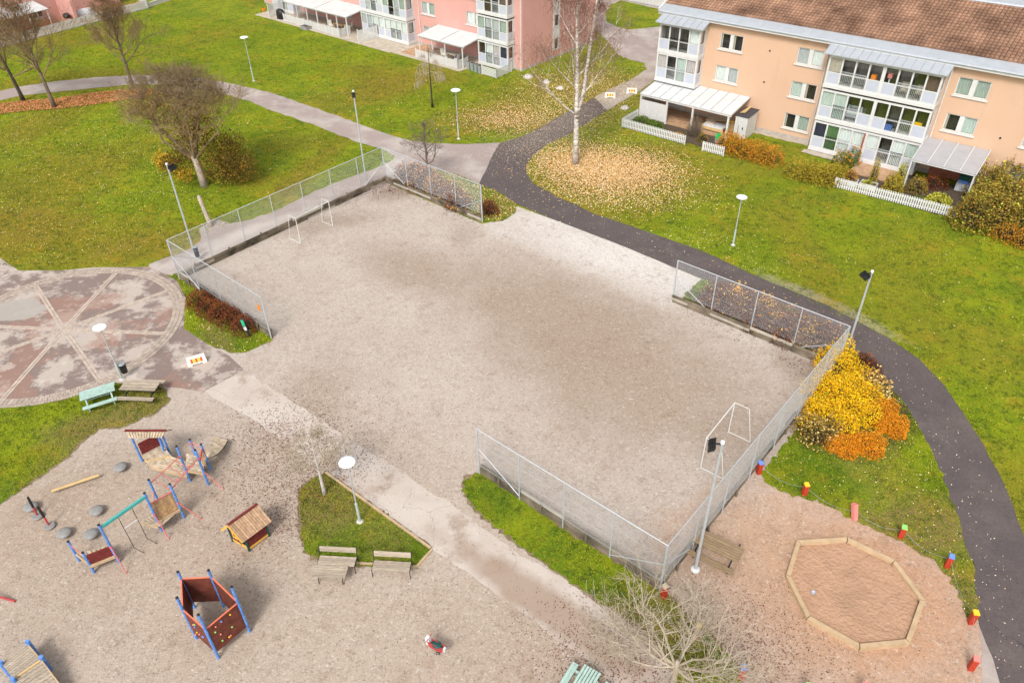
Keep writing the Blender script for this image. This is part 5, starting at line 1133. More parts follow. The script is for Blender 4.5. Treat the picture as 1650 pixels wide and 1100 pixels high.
# ------------------------------------------------------------------ buildings
class Bd:
    """a building: local x runs along the facade, local -y points out of it"""
    def __init__(s, name, label, p0, ang, cat='apartment building'):
        s.t = thing(name, label, cat, (p0[0], p0[1], 0), R(ang))
    def wall(s, name, s0, s1, y, z0, z1, holes, m, th=.25):
        xs = sorted({s0, s1, *[h[0] for h in holes], *[h[1] for h in holes]}); zs = sorted({z0, z1, *[h[2] for h in holes], *[h[3] for h in holes]}); mb = MB()
        for i in range(len(xs)-1):
            for j in range(len(zs)-1):
                cx_, cz_ = (xs[i]+xs[i+1])/2, (zs[j]+zs[j+1])/2
                if any(h[0] < cx_ < h[1] and h[2] < cz_ < h[3] for h in holes): continue
                mb.add([(xs[i], y, zs[j]), (xs[i+1], y, zs[j]), (xs[i+1], y, zs[j+1]), (xs[i], y, zs[j+1])], [(0, 1, 2, 3)])
        for (a, b, c, d) in holes:
            for q in (((a, c), (b, c)), ((b, c), (b, d)), ((b, d), (a, d)), ((a, d), (a, c))):
                (x0, zz0), (x1, zz1) = q; mb.add([(x0, y, zz0), (x0, y+th, zz0), (x1, y+th, zz1), (x1, y, zz1)], [(0, 1, 2, 3)])
        return mb.ob(name, m, s.t)
    def window(s, x0, x1, z0, z1, curt, y=0.):
        """two light window with a white middle panel"""
        fr = MB(); f = .07; yy = y+.05; yb = y+.12
        fr.box(x0, x1, yy, yb, z0, z0+f); fr.box(x0, x1, yy, yb, z1-f, z1); fr.box(x0, x0+f, yy+.002, yb-.002, z0+f, z1-f); fr.box(x1-f, x1, yy+.002, yb-.002, z0+f, z1-f)
        m0, m1 = x0+(x1-x0)*.425, x0+(x1-x0)*.585; fr.box(m0, m1, yy-.02, yb-.002, z0+f, z1-f)
        w_ = fr.ob('window', M['white'], s.t)
        mb = MB(); mb.box(x0-.12, x1+.12, y-.10, y+.05, z0-.12, z0-.02); mb.ob('sill', M['white'], w_)
        for k, (a, b) in enumerate(((x0+f, m0), (m1, x1-f))):
            MB().box(a, b, yb-.045, yb-.03, z0+f, z1-f).ob('pane', M['glass'], w_)
            c = curt[k]
            if c in ('dim', 'olive'):
                MB().box(a, b, yb+.45, yb+.47, z0+f, z1-f).ob('room', CUR[c], w_)
                pb = MB(); pb.box(a, a+.14, yb+.03, yb+.05, z0+f, z1-f); pb.ob('curtain', CUR['beige'], w_)
            else:
                pb = MB(); n = 10
                for j in range(n):
                    xa, xb = a+(b-a)*j/n, a+(b-a)*(j+1)/n; dy = .03 if j % 2 else 0
                    pb.add([(xa, yb+.03+dy, z0+f), (xb, yb+.06-dy, z0+f), (xb, yb+.06-dy, z1-f), (xa, yb+.03+dy, z1-f)], [(0, 1, 2, 3)])
                pb.ob('curtain', CUR[c], w_)
        return w_
    def glazed(s, x0, x1, y, z0, z1, lights, side=None, rail=True, low=.95):
        """one bay cell: posts, panes, infill panels. lights = list of (width share, 'fix'|'door', curtain)"""
        T = s.t; fr = MB(); W_ = x1-x0; f = .06; x = x0; panes = []
        fr.box(x0, x1, y, y+.08, z1-.14, z1); fr.box(x0, x1, y, y+.08, z0, z0+.12)
        tot = sum(l[0] for l in lights)
        for i, (sh, kd, cu) in enumerate(lights):
            xa, xb = x, x+W_*sh/tot; x = xb
            fr.box(xa, xa+f, y+.002, y+.078, z0+.12, z1-.14); fr.box(xb-f, xb, y+.002, y+.078, z0+.12, z1-.14)
            zl = z0+low; fr.box(xa+f, xb-f, y+.004, y+.076, zl-.04, zl+.04)
            panes.append((xa+f, xb-f, zl, kd, cu))
        w_ = fr.ob('window', M['white'], T)
        for (xa, xb, zl, kd, cu) in panes:
            MB().box(xa, xb, y+.035, y+.045, zl+.04, z1-.14).ob('pane', M['glass'], w_)
            if kd == 'fix': MB().box(xa, xb, y+.02, y+.05, z0+.12, zl-.04).ob('infill_panel', M['panelblue'], w_)
            else:
                MB().box(xa, xb, y+.035, y+.045, z0+.12, zl-.04).ob('pane', M['glass'], w_)
                if rail:
                    mb = MB(); n = 7
                    for j in range(n): xx = xa+(xb-xa)*(j+.5)/n; mb.box(xx-.012, xx+.012, y-.05, y-.03, z0+.15, zl+.22)
                    mb.box(xa-.03, xb+.03, y-.055, y-.025, zl+.2, zl+.24); mb.ob('railing', M['galv'] if rnd.random() < .5 else M['black'], w_)
            zb = z0+.12
            if cu in ('dim', 'olive'): MB().box(xa, xb, y+.9, y+.92, zb, z1-.14).ob('room', CUR[cu], w_)
            else:
                pb = MB(); n = 8; zz = z0+.12 if kd == 'door' else zl+.04
                for j in range(n):
                    xx, xy = xa+(xb-xa)*j/n, xa+(xb-xa)*(j+1)/n; dy = .03 if j % 2 else 0
                    pb.add([(xx, y+.12+dy, zz), (xy, y+.15-dy, zz), (xy, y+.15-dy, z1-.14), (xx, y+.12+dy, z1-.14)], [(0, 1, 2, 3)])
                pb.ob('curtain', CUR[cu], w_)
        return w_
    def baysides(s, x, y, z0, z1, right, cu):
        """the end wall of a bay, from y (front) to 0"""
        fr = MB(); xa, xb = (x-.06, x) if right else (x, x+.06); f = .08
        fr.box(xa, xb, y+.08, y+.2, z0, z1); fr.box(xa, xb, -.35, 0, z0, z1); fr.box(xa+.002, xb-.002, y+.2, -.35, z1-.14, z1); fr.box(xa+.002, xb-.002, y+.2, -.35, z0, z0+.12); fr.box(xa+.002, xb-.002, y+.2, -.35, z0+.9, z0+.98)
        w_ = fr.ob('window', M['white'], s.t)
        MB().box(xa+.025, xb-.025, y+.2, -.35, z0+.98, z1-.14).ob('pane', M['glass'], w_); MB().box(xa+.02, xb-.01, y+.2, -.35, z0+.12, z0+.9).ob('infill_panel', M['panelblue'], w_)
        d = -.14 if right else .14; MB().box(min(xa+d, xa+d+.01), max(xa+d, xa+d+.01), y+.2, -.35, z0+.98, z1-.14).ob('curtain', CUR[cu], w_)
    def bandbox(s, x0, x1, y, z0, z1, name='floor_band'):
        MB().box(x0-.03, x1+.03, y-.03, 0, z0, z1).ob(name, M['white'], s.t)
    def seamroof(s, x0, x1, y0, z0, y1, z1, m='metalroof', pitch=.62, name='bay_roof'):
        """sheet roof from wall (y1,z1) down to the eave (y0,z0) with standing seams"""
        r = MB(); r.hexa([(x0, y0, z0-.06), (x1, y0, z0-.06), (x1, y1, z1-.06), (x0, y1, z1-.06)], [(x0, y0, z0), (x1, y0, z0), (x1, y1, z1), (x0, y1, z1)])
        o = r.ob(name, M[m], s.t); n = max(2, int((x1-x0)/pitch))
        for i in range(n+1):
            x = x0+.02+(x1-x0-.04)*i/n; MB().bar((x, y0, z0+.015), (x, y1, z1+.015), .03, .035).ob('seam', M['seamdark'], o)
        return o
def tileroof(b, x0, x1, y0, z0, y1, z1, m='tile'):
    """pantiles as real pieces: each tile a small arched shell"""
    sl_ = math.hypot(y1-y0, z1-z0); rows = int(sl_/.36); cols = int((x1-x0)/.30); dx = (x1-x0)/cols; V = []; 
    MB().add([(x0, y0, z0-.03), (x1, y0, z0-.03), (x1, y1, z1-.03), (x0, y1, z1-.03)], [(0, 1, 2, 3)]).ob('roof_underlay', M['underlay_gap_shade'], b.t)
    ny, nz = -(z1-z0)/sl_, (y1-y0)/sl_
    mb = MB(); V = []; F = []
    prof = [(0, .0), (.22, .055), (.5, .065), (.75, .03), (.93, .0)]
    for r in range(rows):
        f0, f1 = r/rows, (r+1.12)/rows
        for c in range(cols):
            k = len(V); jit = rnd.uniform(-.006, .006); lift = .085
            for ff, lf in ((f0, lift), (min(f1, 1), .0)):
                yy, zz = y0+(y1-y0)*ff, z0+(z1-z0)*ff
                for px_, h in prof:
                    hh = h+lf+jit; V.append((x0+(c+px_)*dx, yy+ny*hh, zz+abs(nz)*hh))
            yy, zz = y0+(y1-y0)*f0, z0+(z1-z0)*f0
            for px_, h in prof: V.append((x0+(c+px_)*dx, yy, zz-.01))
            n = len(prof)
            for j in range(n-1): F.append((k+j, k+j+1, k+n+j+1, k+n+j)); F.append((k+j, k+2*n+j, k+2*n+j+1, k+j+1))
    mb.add(V, F); return mb.ob('roof_tiles', M[m], b.t, kind='stuff')

PX, PY, PA = 22.1, 64.5, -39.1
B = Bd('peach_building', 'three storey peach apartment block with white glazed bays and a brown tiled roof', (PX, PY), PA)
wins = []
for (x0, x1) in ((-4.72, -2.63), (2.13, 4.3), (14.23, 16.42), (19.6, 21.8)):
    for f_, (z0, z1) in enumerate(((.9, 2.18), (3.6, 4.9), (6.32, 7.62))):
        if x0 < 0 and f_ == 0: continue
        wins.append((x0, x1, z0, z1))
XL, XR = -10.35, 27.
holes = wins+[(-8.9, -7.3, .5, 2.2)]
B.wall('facade_wall', XL, XR, 0, .35, 8.4, holes, M['peach'])
B.wall('end_wall', XL, XL+.01, 0, .35, 8.4, [], M['peach'])
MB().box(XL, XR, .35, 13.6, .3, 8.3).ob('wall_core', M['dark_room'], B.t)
MB().add([(XL-.002, 0, .3), (XL-.002, 14, .3), (XL-.002, 14, 8.4), (XL-.002, 7, 11.2), (XL-.002, 0, 8.4)], [(0, 1, 2, 3, 4)]).ob('gable_wall', M['peach'], B.t)
MB().add([(XR+.002, 0, .3), (XR+.002, 14, .3), (XR+.002, 14, 8.4), (XR+.002, 7, 11.2), (XR+.002, 0, 8.4)], [(4, 3, 2, 1, 0)]).ob('gable_wall', M['peach'], B.t)
MB().add([(XL, 14, .3), (XR, 14, .3), (XR, 14, 8.4), (XL, 14, 8.4)], [(3, 2, 1, 0)]).ob('rear_wall', M['peach'], B.t)
MB().box(XL-.01, XR+.01, -.02, 14.01, 0, .35).ob('plinth', M['plinth'], B.t)
CU = {(-4.72, 3.6): ('white', 'grey'), (-4.72, 6.32): ('dim', 'olive'), (2.13, .9): ('olive', 'sage'), (2.13, 3.6): ('mint', 'olive'), (2.13, 6.32): ('grey', 'white'), (14.23, 3.6): ('olive', 'mint'), (14.23, 6.32): ('sage', 'sage'), (14.23, .9): ('grey', 'dim')}
for (x0, x1, z0, z1) in wins: B.window(x0, x1, z0, z1, CU.get((x0, z0), ('grey', 'dim')))
B.window(-8.9, -7.3, .5, 2.2, ('dim', 'dim'))
for x, z in ((-.2, 6.9), (-.2, 4.3), (-.35, 1.7), (18.2, 3.9)): MB().lathe([(.07, -.02), (.07, .03), (.02, .03)], (0, 0, 0), 10).ob('vent', M['black'], B.t, loc=(x, -.02, z)).rotation_euler = (R(90), 0, 0)
# eave, gutter, roof
MB().box(XL-.25, XR, -.42, .0, 8.4, 8.52).ob('soffit', M['white'], B.t)
MB().box(XL-.3, XR, -.47, -.41, 8.38, 8.66).ob('fascia', M['white'], B.t)
MB().tube([(XL-.3, -.53, 8.62), (XR, -.53, 8.62)], .06, 8).ob('gutter', M['metalroof'], B.t)
MB().hexa([(XL-.3, -.42, 8.66), (XR, -.42, 8.66), (XR, .72, 8.96), (XL-.3, .72, 8.96)], [(XL-.3, -.42, 8.69), (XR, -.42, 8.69), (XR, .72, 8.99), (XL-.3, .72, 8.99)]).ob('eave_sheet', M['metalroof'], B.t)
tileroof(B, XL-.3, XR, .70, 9.0, 7.0, 11.12)
MB().add([(XL-.3, 7, 11.14), (XR, 7, 11.14), (XR, 14.5, 8.6), (XL-.3, 14.5, 8.6)], [(0, 1, 2, 3)]).ob('rear_roof', M['tile'], B.t)
MB().tube([(XL-.35, 7.0, 11.2), (XR, 7.0, 11.2)], .12, 8).ob('ridge', M['metalroof'], B.t)
MB().bar((XL-.33, -.4, 8.72), (XL-.33, 7, 11.15), .12, .2).ob('verge_board', M['white'], B.t)
MB().box(XL-.5, XL-.2, -.9, 7, 8.5, 8.56).ob('end_gutter', M['metalroof'], B.t) if False else None
# bay 1
def bay(B, x0, x1, yf, floors, cells, roof=True, top=8.0, rightc='lilac', gutterh=None):
    for (z0, z1) in floors:
        B.bandbox(x0, x1, yf, z0-.26, z0)
    z1 = floors[-1][1]; B.bandbox(x0, x1, yf, z1, z1+.12)
    for (z0, z1), cc in zip(floors, cells):
        n = len(cc); wd = (x1-x0-.16)/n
        MB().box(x0, x0+.08, yf+.002, yf+.08, z0, z1).ob('corner_post', M['white'], B.t); MB().box(x1-.08, x1, yf+.002, yf+.08, z0, z1).ob('corner_post', M['white'], B.t)
        for i, ls in enumerate(cc):
            a = x0+.08+wd*i; b = a+wd
            if n > 1 and i > 0: a += .14
            if n > 1 and i < n-1: MB().box(b-.0, b+.14, yf+.003, yf+.09, z0, z1).ob('corner_post', M['white'], B.t)
            B.glazed(a, b, yf, z0, z1, ls)
        B.baysides(x1, yf, z0, z1, True, rightc); B.baysides(x0, yf, z0, z1, False, rightc)
        MB().box(x0+.1, x1-.1, -.05, -.02, z0, z1).ob('room_back', CUR['dim'], B.t)
F = lambda *a: [(1., 'fix', a[0]), (1., 'door', a[1]), (1., 'door', a[2]), (1., 'fix', a[3])]
bay(B, -10.0, -6.0, -1.2, [(3.1, 5.35), (5.62, 7.85)], [[F('lilac', 'dim', 'mint', 'lilac')], [F('dim', 'dim', 'dim', 'white')]])
B.seamroof(-10.25, -5.65, -1.6, 8.02, -.44, 8.42)
bay(B, 5.1, 13.45, -1.3, [(.35, 2.6), (2.95, 5.2), (5.62, 7.85)],
    [[F('navy', 'green', 'white', 'white'), F('white', 'dim', 'white', 'mint')], [F('mint', 'mint', 'olive', 'olive'), F('olive', 'dim', 'olive', 'olive')], [F('beige', 'dim', 'dim', 'dim'), F('olive', 'dim', 'olive', 'brown')]])
B.seamroof(4.7, 13.75, -1.65, 8.02, -.44, 8.42)
MB().tube([(4.6, -.1, 0), (4.6, -.1, 8.0), (4.6, -.45, 8.4)], .05, 8).ob('downpipe', M['white'], B.t); MB().tube([(13.65, -.1, 2.8), (13.65, -.1, 8.3)], .045, 8).ob('downpipe', M['white'], B.t)
MB().box(9.2, 9.28, -1.55, -1.32, .2, 2.5).ob('partition_edge', M['brick'], B.t)
# canopy over the left patio
B.seamroof(-10.05, -1.1, -3.6, 2.32, -.05, 2.8, 'whiteroof', .95, 'patio_roof')
MB().box(-10.0, -1.15, -3.55, -3.45, 2.10, 2.26).ob('patio_beam', M['whitewood'], B.t)
for x in (-9.95, -7.3, -4.75, -1.4): MB().box(x-.08, x+.08, -3.52, -3.38, 0, 2.1).ob('patio_post', M['whitewood'], B.t)
for k in range(11): MB().box(-9.87+k*.235, -9.87+k*.235+.22, -3.50, -3.46, .15, 1.75).ob('screen_board', M['whitewood'], B.t)
for k in range(16): MB().box(-10.02, -9.98, -3.3+k*.21, -3.3+k*.21+.2, .15, 1.75).ob('screen_board', M['whitewood'], B.t)
MB().box(-9.9, -1.3, -3.4, -.05, .03, .14).ob('patio_floor', M['deck'], B.t)
for k in range(8): MB().box(-7.1+k*.0, -4.9, -3.4+k*.4, -3.03+k*.4, .14, .155).ob('deck_board', M['deck'], B.t)
def P3(b, x, y, z=0): return b.t.matrix_world @ Vector((x, y, z)) if False else Vector((b.t.location.x, b.t.location.y, 0))+Matrix.Rotation(b.t.rotation_euler.z, 3, 'Z') @ Vector((x, y, z))
RZ = R(PA)
# shed
t = thing('garden_shed', 'white garden shed with a black felt roof beside the patio of the peach building', 'shed', P3(B, -.55, -1.6), RZ)
for k in range(6): MB().box(-.55+k*.18, -.55+k*.18+.17, -1.05, -1.02, .05, 2.0-.0).ob('wall_board', M['whitewood'], t)
MB().box(-.53, .53, -1.02, 1.0, .05, 1.98).ob('body', M['whitewood'], t); MB().hexa([(-.6, -1.1, 1.99), (.6, -1.1, 1.99), (.6, 1.1, 2.05), (-.6, 1.1, 2.05)], [(-.6, -1.1, 2.03), (.6, -1.1, 2.03), (.6, 1.1, 2.1), (-.6, 1.1, 2.1)]).ob('roof', M['slate'], t)
MB().box(.15, .25, -1.07, -1.05, .9, 1.1).ob('handle', M['black'], t); MB().box(-.2, -.17, -1.07, -1.05, .4, 1.2).ob('hinge_bar', M['black'], t)
for k in range(3):
    MB().bar((0, 0, 0), (.1, 1.7, .05), .09, .03).ob('plank', M['yelwood'], None, loc=P3(B, -.9+k*.14, -2.3+k*.1, 2.16+k*.0), rotz=RZ+k*.06, label=['pale plank lying on the shed roof, nearest the patio roof', 'middle of three pale planks lying on the shed roof', 'pale plank lying on the shed roof, farthest from the patio roof'][k], category='plank', group='planks on the shed roof')
# things under the patio roof
def blk(name, lb, cat, x, y, z, parts, rz=0, b=None):
    b = b or B; t = thing(name, lb, cat, P3(b, x, y, z), b.t.rotation_euler.z+rz)
    for nm, m, q in parts:
        mb = MB(); mb.box(*q); mb.ob(nm, M[m], t)
    return t
blk('pallet_bed', 'wooden pallet bed with cushions stored under the left patio roof', 'bed', -3.0, -2.3, .15, [('side_rail', 'yelwood', (-1., 1., -.55, -.5, .1, .35)), ('side_rail', 'yelwood', (-1., 1., .5, .55, .1, .35)), ('leg', 'yelwood', (-1., -.9, -.56, -.46, 0, .5)), ('leg', 'yelwood', (.9, 1., -.56, -.46, 0, .5)), ('mattress', 'tarp', (-.95, .95, -.5, .5, .35, .5)), ('cushion', 'wheat', (-.8, -.1, -.3, .3, .5, .62))])
for k in range(4): MB().bar((0, 0, 0), (2.0, .3, .25), .12, .03).ob('plank', M['boards_pale'] if k % 2 else M['yelwood'], None, loc=P3(B, -4.0, -2.2+k*.18, .8+k*.03), rotz=RZ+.1*k, label=['grey plank leaning on the stored bed, outermost', 'yellowish plank on the stored bed, second from outside', 'grey plank on the stored bed, third from outside', 'yellowish plank on the stored bed, next to the wall'][k], category='plank', group='planks stacked on the stored bed')
blk('storage_box', 'orange brown storage box in the shade of the patio', 'box', -1.9, -1.4, .15, [('box_body', 'yelwood', (-.4, .4, -.3, .3, 0, .6)), ('lid', 'yelwood', (-.42, .42, -.32, .32, .6, .65)), ('tool', 'refyel', (-.2, .2, -.1, .1, .65, .75))])
blk('green_watering_can', 'bright green watering can by the white shed', 'watering can', -1.65, -4.35, 0, [('body', 'brightgreen', (-.2, .2, -.17, .17, .35, .75)), ('spout', 'brightgreen', (.2, .42, -.04, .04, .5, .57)), ('handle', 'brightgreen', (-.04, .04, -.17, .17, .75, .82)), ('stand', 'planter', (-.22, .22, -.2, .2, 0, .35))])
# picket fences
def picket(b, segs, label, h=.85, cat='picket fence', pw=.10, gap=.065):
    """segs: list of ((x0,y0),(x1,y1)) in the local frame of the building"""
    o = P3(b, *segs[0][0]); t = thing('picket_fence', label, cat, o, b.t.rotation_euler.z); ox, oy = segs[0][0]; cnt = 0; extra = MB()
    for (x0, y0), (x1, y1) in segs:
        a = Vector((x0-ox, y0-oy, 0)); c = Vector((x1-ox, y1-oy, 0)); L_ = (c-a).length; d = (c-a).normalized(); n = int(L_/(pw+gap)); q = Vector((d.y, -d.x, 0))
        for z in (.25, h-.18): MB().bar(a+Vector((0, 0, z)), c+Vector((0, 0, z)), .035, .07).ob('rail', M['white'], t)
        for k in range(n):
            p = a+d*((k+.5)*(pw+gap)); mb = extra if cnt >= 280 else MB()
            mb.bar(p+q*.03+Vector((0, 0, .06)), p+q*.03+Vector((0, 0, h+rnd.uniform(-.01, .01))), pw, .02, up=tuple(q))
            if cnt < 280: mb.ob('picket', M['white'], t)
            cnt += 1
        for f in (0, 1): MB().box(-.045, .045, -.045, .045, 0, h-.03).ob('post', M['white'], t, loc=a.lerp(c, f))
    if extra.v: extra.ob('pickets', M['white'], t, kind='stuff')
    return t
picket(B, [((-10.05, -3.7), (-10.1, -6.3)), ((-10.1, -6.3), (-3.75, -6.4))], 'low white picket fence round the planted bed left of the peach building')
picket(B, [((-1.95, -6.62), (-.05, -6.62))], 'short piece of white picket fence between the bed and the hedge')
picket(B, [((9.3, -6.75), (17.85, -6.5)), ((17.85, -6.5), (17.95, -3.5))], 'long white picket fence round the garden under the right patio roof')
# garden soil
def patch(b, x0, x1, y0, y1, z, m, nm): 
    P = [P3(b, x, y) for x, y in ((x0, y0), (x1, y0), (x1, y1), (x0, y1))]; return sheet(nm, ragged(P, .05, .3, 9), z, m)
patch(B, -10, -3.8, -6.3, -3.4, .03, M['soil'], 'garden_bed'); patch(B, -3.8, -1.2, -6.0, -3.4, .034, M['soil'], 'garden_bed'); patch(B, 9.4, 17.8, -6.6, -1.2, .03, M['soil'], 'garden_bed')
MB().box(9.3, 13.3, -3.6, -1.35, .03, .12).ob('terrace', M['deck'], B.t); patch(B, 4.8, 9.3, -2.1, -1.25, .04, M['slab'], 'garden_path')
patch(B, XL-.3, 4.7, -.55, 0, .012, M['slab'], 'garden_path')
# right patio pergola
B.seamroof(13.45, 17.95, -3.6, 2.25, -.05, 2.85, 'greypoly', 1.1, 'pergola_roof')
for i in range(5): x = 13.47+i*(4.46/4); MB().bar((x, -3.62, 2.29), (x, -.05, 2.90), .05, .05).ob('pergola_rafter', M['white'], B.t)
for x in (13.5, 17.85): MB().box(x-.05, x+.05, -3.55, -3.45, 0, 2.2).ob('pergola_post', M['white'], B.t)
MB().box(13.45, 17.95, -3.60, -3.48, 2.13, 2.22).ob('pergola_beam', M['white'], B.t)
MB().box(17.8, 17.86, -3.4, -.1, .05, 1.2).ob('side_screen', M['whitewood'], B.t)
for k in range(5): MB().box(14.4, 17.0, -.75, -.7, .3+k*.3, .55+k*.3).ob('back_board', M['brick'], B.t)
blk('cushion_box', 'blue and grey boxes stacked under the right patio roof', 'box', 17.2, -1.5, .03, [('box_body', 'tarp', (-.5, .5, -.4, .4, 0, .6)), ('upper_box', 'capblue', (-.4, .4, -.3, .3, .62, .85)), ('lid', 'dkgreen', (-.45, .45, -.35, .35, .85, 1.2))])
def locplant(name, x, y, lobes, lb, leaf, n, size, b=None, **k):
    p = P3(b or B, x, y); v = p-Vector((0, 0, CH)); sx = 825+FPX*v.dot(_R)/v.dot(_fw); sy = 550-FPX*v.dot(_U)/v.dot(_fw); return shrub(name, sx, sy, lobes, lb, leaf, n, size, **k)
locplant('green_shrub', -9.0, -4.8, [(0, 0, .9, .8, .8, 0), (.9, -.6, .8, .7, .6, 0)], 'dark green bushy plant in the bed by the white screen', 'green', 2000, .10, twigs=60)
locplant('garden_shrub', -7.4, -5.0, [(0, 0, .8, .7, .7, 0)], 'green plant in the middle of the picket fenced bed', 'green', 1100, .10, twigs=60)
locplant('pumpkin_plant', -5.0, -5.4, [(0, 0, .7, .5, .4, 0)], 'low plant with orange flowers in the picket fenced bed', 'hedge', 500, .11, twigs=40)
locplant('bare_shrub', -3.9, -4.4, [(0, 0, .9, .8, 1.9, 0)], 'bare brown shrub in front of the patio posts', 'mix', 120, .08, twigs=220, twigm='bark')
locplant('dark_shrub', -2.8, -5.0, [(0, 0, .5, .5, .8, 0)], 'dark twiggy plant beside the green watering can', 'mix', 350, .09, twigs=120)
locplant('climbing_rose', 8.4, -2.9, [(0, 0, .9, .7, 1.3, 0), (.9, .2, .7, .6, 1.5, 0)], 'green shrub with orange flowers below the middle bay', 'green', 1700, .11, sprig=('orange', 260, .16))
locplant('raised_bed_plant', 10.0, -5.5, [(0, 0, .6, .5, 1.2, 0)], 'rusty leaved plant in a white planter at the left end of the long picket fence', 'hedge', 500, .11, twigs=90)
locplant('column_shrub', 11.5, -4.9, [(0, 0, .35, .35, 2.3, 0)], 'slim upright shrub in a white planter', 'hedgey', 700, .10)
locplant('white_pot_plant', 11.3, -5.5, [(0, 0, .5, .4, .7, 0)], 'low pale green plant in the white planter of the slim shrub', 'lime', 400, .10)
locplant('yellow_green_shrub', 13.0, -5.0, [(0, 0, .8, .7, 1.5, 0)], 'yellow green rounded shrub in a clay pot behind the long picket fence', 'hedgey', 1500, .12)
locplant('pale_rose', 13.1, -3.4, [(0, 0, .45, .4, 1.9, 0)], 'pale yellow flowering rose in front of the right glazed bay', 'lime', 500, .12)
locplant('brown_garden_shrub', 14.5, -4.0, [(0, 0, .8, .7, 1.3, 0)], 'brown leaved shrub under the left half of the right patio roof', 'mix', 900, .11)
locplant('reddish_vine', 15.4, -2.6, [(0, 0, 1.1, .6, 1.2, 0)], 'reddish brown dry plants under the right patio roof', 'red', 900, .12)
locplant('lime_shrub', 16.3, -5.3, [(0, 0, 1.1, .7, .95, 0)], 'bright lime green shrub at the right end inside the long picket fence', 'lime', 1400, .14)
locplant('dark_green_plant', 15.2, -5.7, [(0, 0, .9, .5, .5, 0)], 'low dark green plants along the inside of the long picket fence', 'green', 600, .10)
for k, (x, y) in enumerate(((10.0, -5.6), (11.4, -5.4))):
    t = thing('planter', ['white planter box at the left end of the long picket fence', 'white planter box under the slim upright shrub'][k], 'planter', P3(B, x, y), RZ, 'white planter boxes')
    for q in ((-.6, .6, -.35, -.31), (-.6, .6, .31, .35), (-.6, -.56, -.31, .31), (.56, .6, -.31, .31)): MB().box(*q, 0, .45).ob('side_board', M['white'], t)
    MB().box(-.55, .55, -.3, .3, .0, .38).ob('soil', M['soil'], t)
# things on the glazed balconies
blk('yellow_chair', 'bright yellow armchair behind the glass at the right end of the middle balcony', 'chair', 12.6, -.75, 3.05, [('seat', 'refyel', (-.3, .3, -.25, .3, .0, .42)), ('backrest', 'refyel', (-.3, .3, .2, .3, .42, .85)), ('armrest', 'refyel', (-.36, -.3, -.25, .3, 0, .6))])
blk('blue_crate', 'blue striped crate low behind the railing of the middle balcony', 'crate', 10.6, -1.0, 3.05, [('box_body', 'capblue', (-.35, .35, -.18, .18, 0, .5)), ('lid', 'navy', (-.36, .36, -.19, .19, .5, .54))])
blk('terracotta_pot', 'terracotta pot on the left half of the top balcony', 'plant pot', 8.6, -.8, 5.7, [('pot', 'orange', (-.18, .18, -.18, .18, .8, 1.15)), ('stand', 'brownplank', (-.25, .25, -.2, .2, 0, .8))])
blk('terracotta_lamp', 'pale terracotta lamp on the right half of the top balcony', 'lamp', 9.75, -.8, 5.7, [('lamp_shade', 'cappink', (-.16, .16, -.16, .16, 1.15, 1.5)), ('stand', 'tarp', (-.05, .05, -.05, .05, 0, 1.15))])
blk('cushioned_bench', 'pale cushioned bench on the left half of the middle balcony', 'bench', 7.9, -.6, 3.05, [('seat', 'tarp', (-.7, .7, -.25, .25, .25, .5)), ('backrest', 'tarp', (-.7, .7, .2, .3, .5, 1.05)), ('leg', 'black', (-.6, -.55, -.2, .2, 0, .25)), ('leg', 'black', (.55, .6, -.2, .2, 0, .25))])
for k, x in enumerate((10.9, 12.0)): blk('wicker_chair', ['round backed wicker chair on the top balcony, left of the pair', 'round backed wicker chair on the top balcony, right of the pair'][k], 'chair', x, -.6, 5.7, [('seat', 'wheat', (-.25, .25, -.25, .25, .35, .45)), ('backrest', 'wheat', (-.25, .25, .2, .26, .45, .95)), ('leg', 'brownplank', (-.24, -.2, -.24, .24, 0, .35)), ('leg', 'brownplank', (.2, .24, -.24, .24, 0, .35))])
# roof of the next house beyond the peach one
B2 = Bd('white_roofed_house', 'long low house with a pale roof just behind the ridge of the peach block', (P3(B, 2, 24).x, P3(B, 2, 24).y), PA, 'house')
MB().box(-10, 40, 0, 10, 0, 5.5).ob('wall', M['white'], B2.t); MB().hexa([(-10.4, -.5, 5.5), (40, -.5, 5.5), (40, 10.5, 5.5), (-10.4, 10.5, 5.5)], [(-10.4, -.5, 5.7), (40, -.5, 5.7), (40, 10.5, 6.6), (-10.4, 10.5, 6.6)]).ob('roof', M['metalroof'], B2.t)

# ---- pink building
QX, QY, QA = 1.71, 81.54, -41.0
K = Bd('pink_building', 'pink rendered apartment block with white glazed bays and white patio roofs', (QX, QY), QA)
KL = -46.; HT = 8.6
kw_ = []
for (x0, x1) in ((-14.8, -12.7), (-7.85, -5.8), (-29.5, -27.4), (-36.3, -34.2)):
    for z0, z1 in ((.95, 2.2), (3.55, 4.85), (6.25, 7.55)):
        if x0 == -7.85 and z0 < 1: continue
        kw_.append((x0, x1, z0, z1))
K.wall('facade_wall', KL, 0, 0, .25, HT, kw_, M['pink'])
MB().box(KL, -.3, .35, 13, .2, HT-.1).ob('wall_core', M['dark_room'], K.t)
MB().box(KL-.01, .012, -.015, 13.2, 0, .25).ob('plinth', M['plinth'], K.t)
gh = [(5.45, 6.05, .95, 2.05), (5.45, 6.05, 3.4, 4.5), (5.45, 6.05, 5.9, 7.)]
mb = MB(); ys = sorted({0., 13.2, 5.45, 6.05}); zs = sorted({.25, HT, *[h[2] for h in gh], *[h[3] for h in gh]})
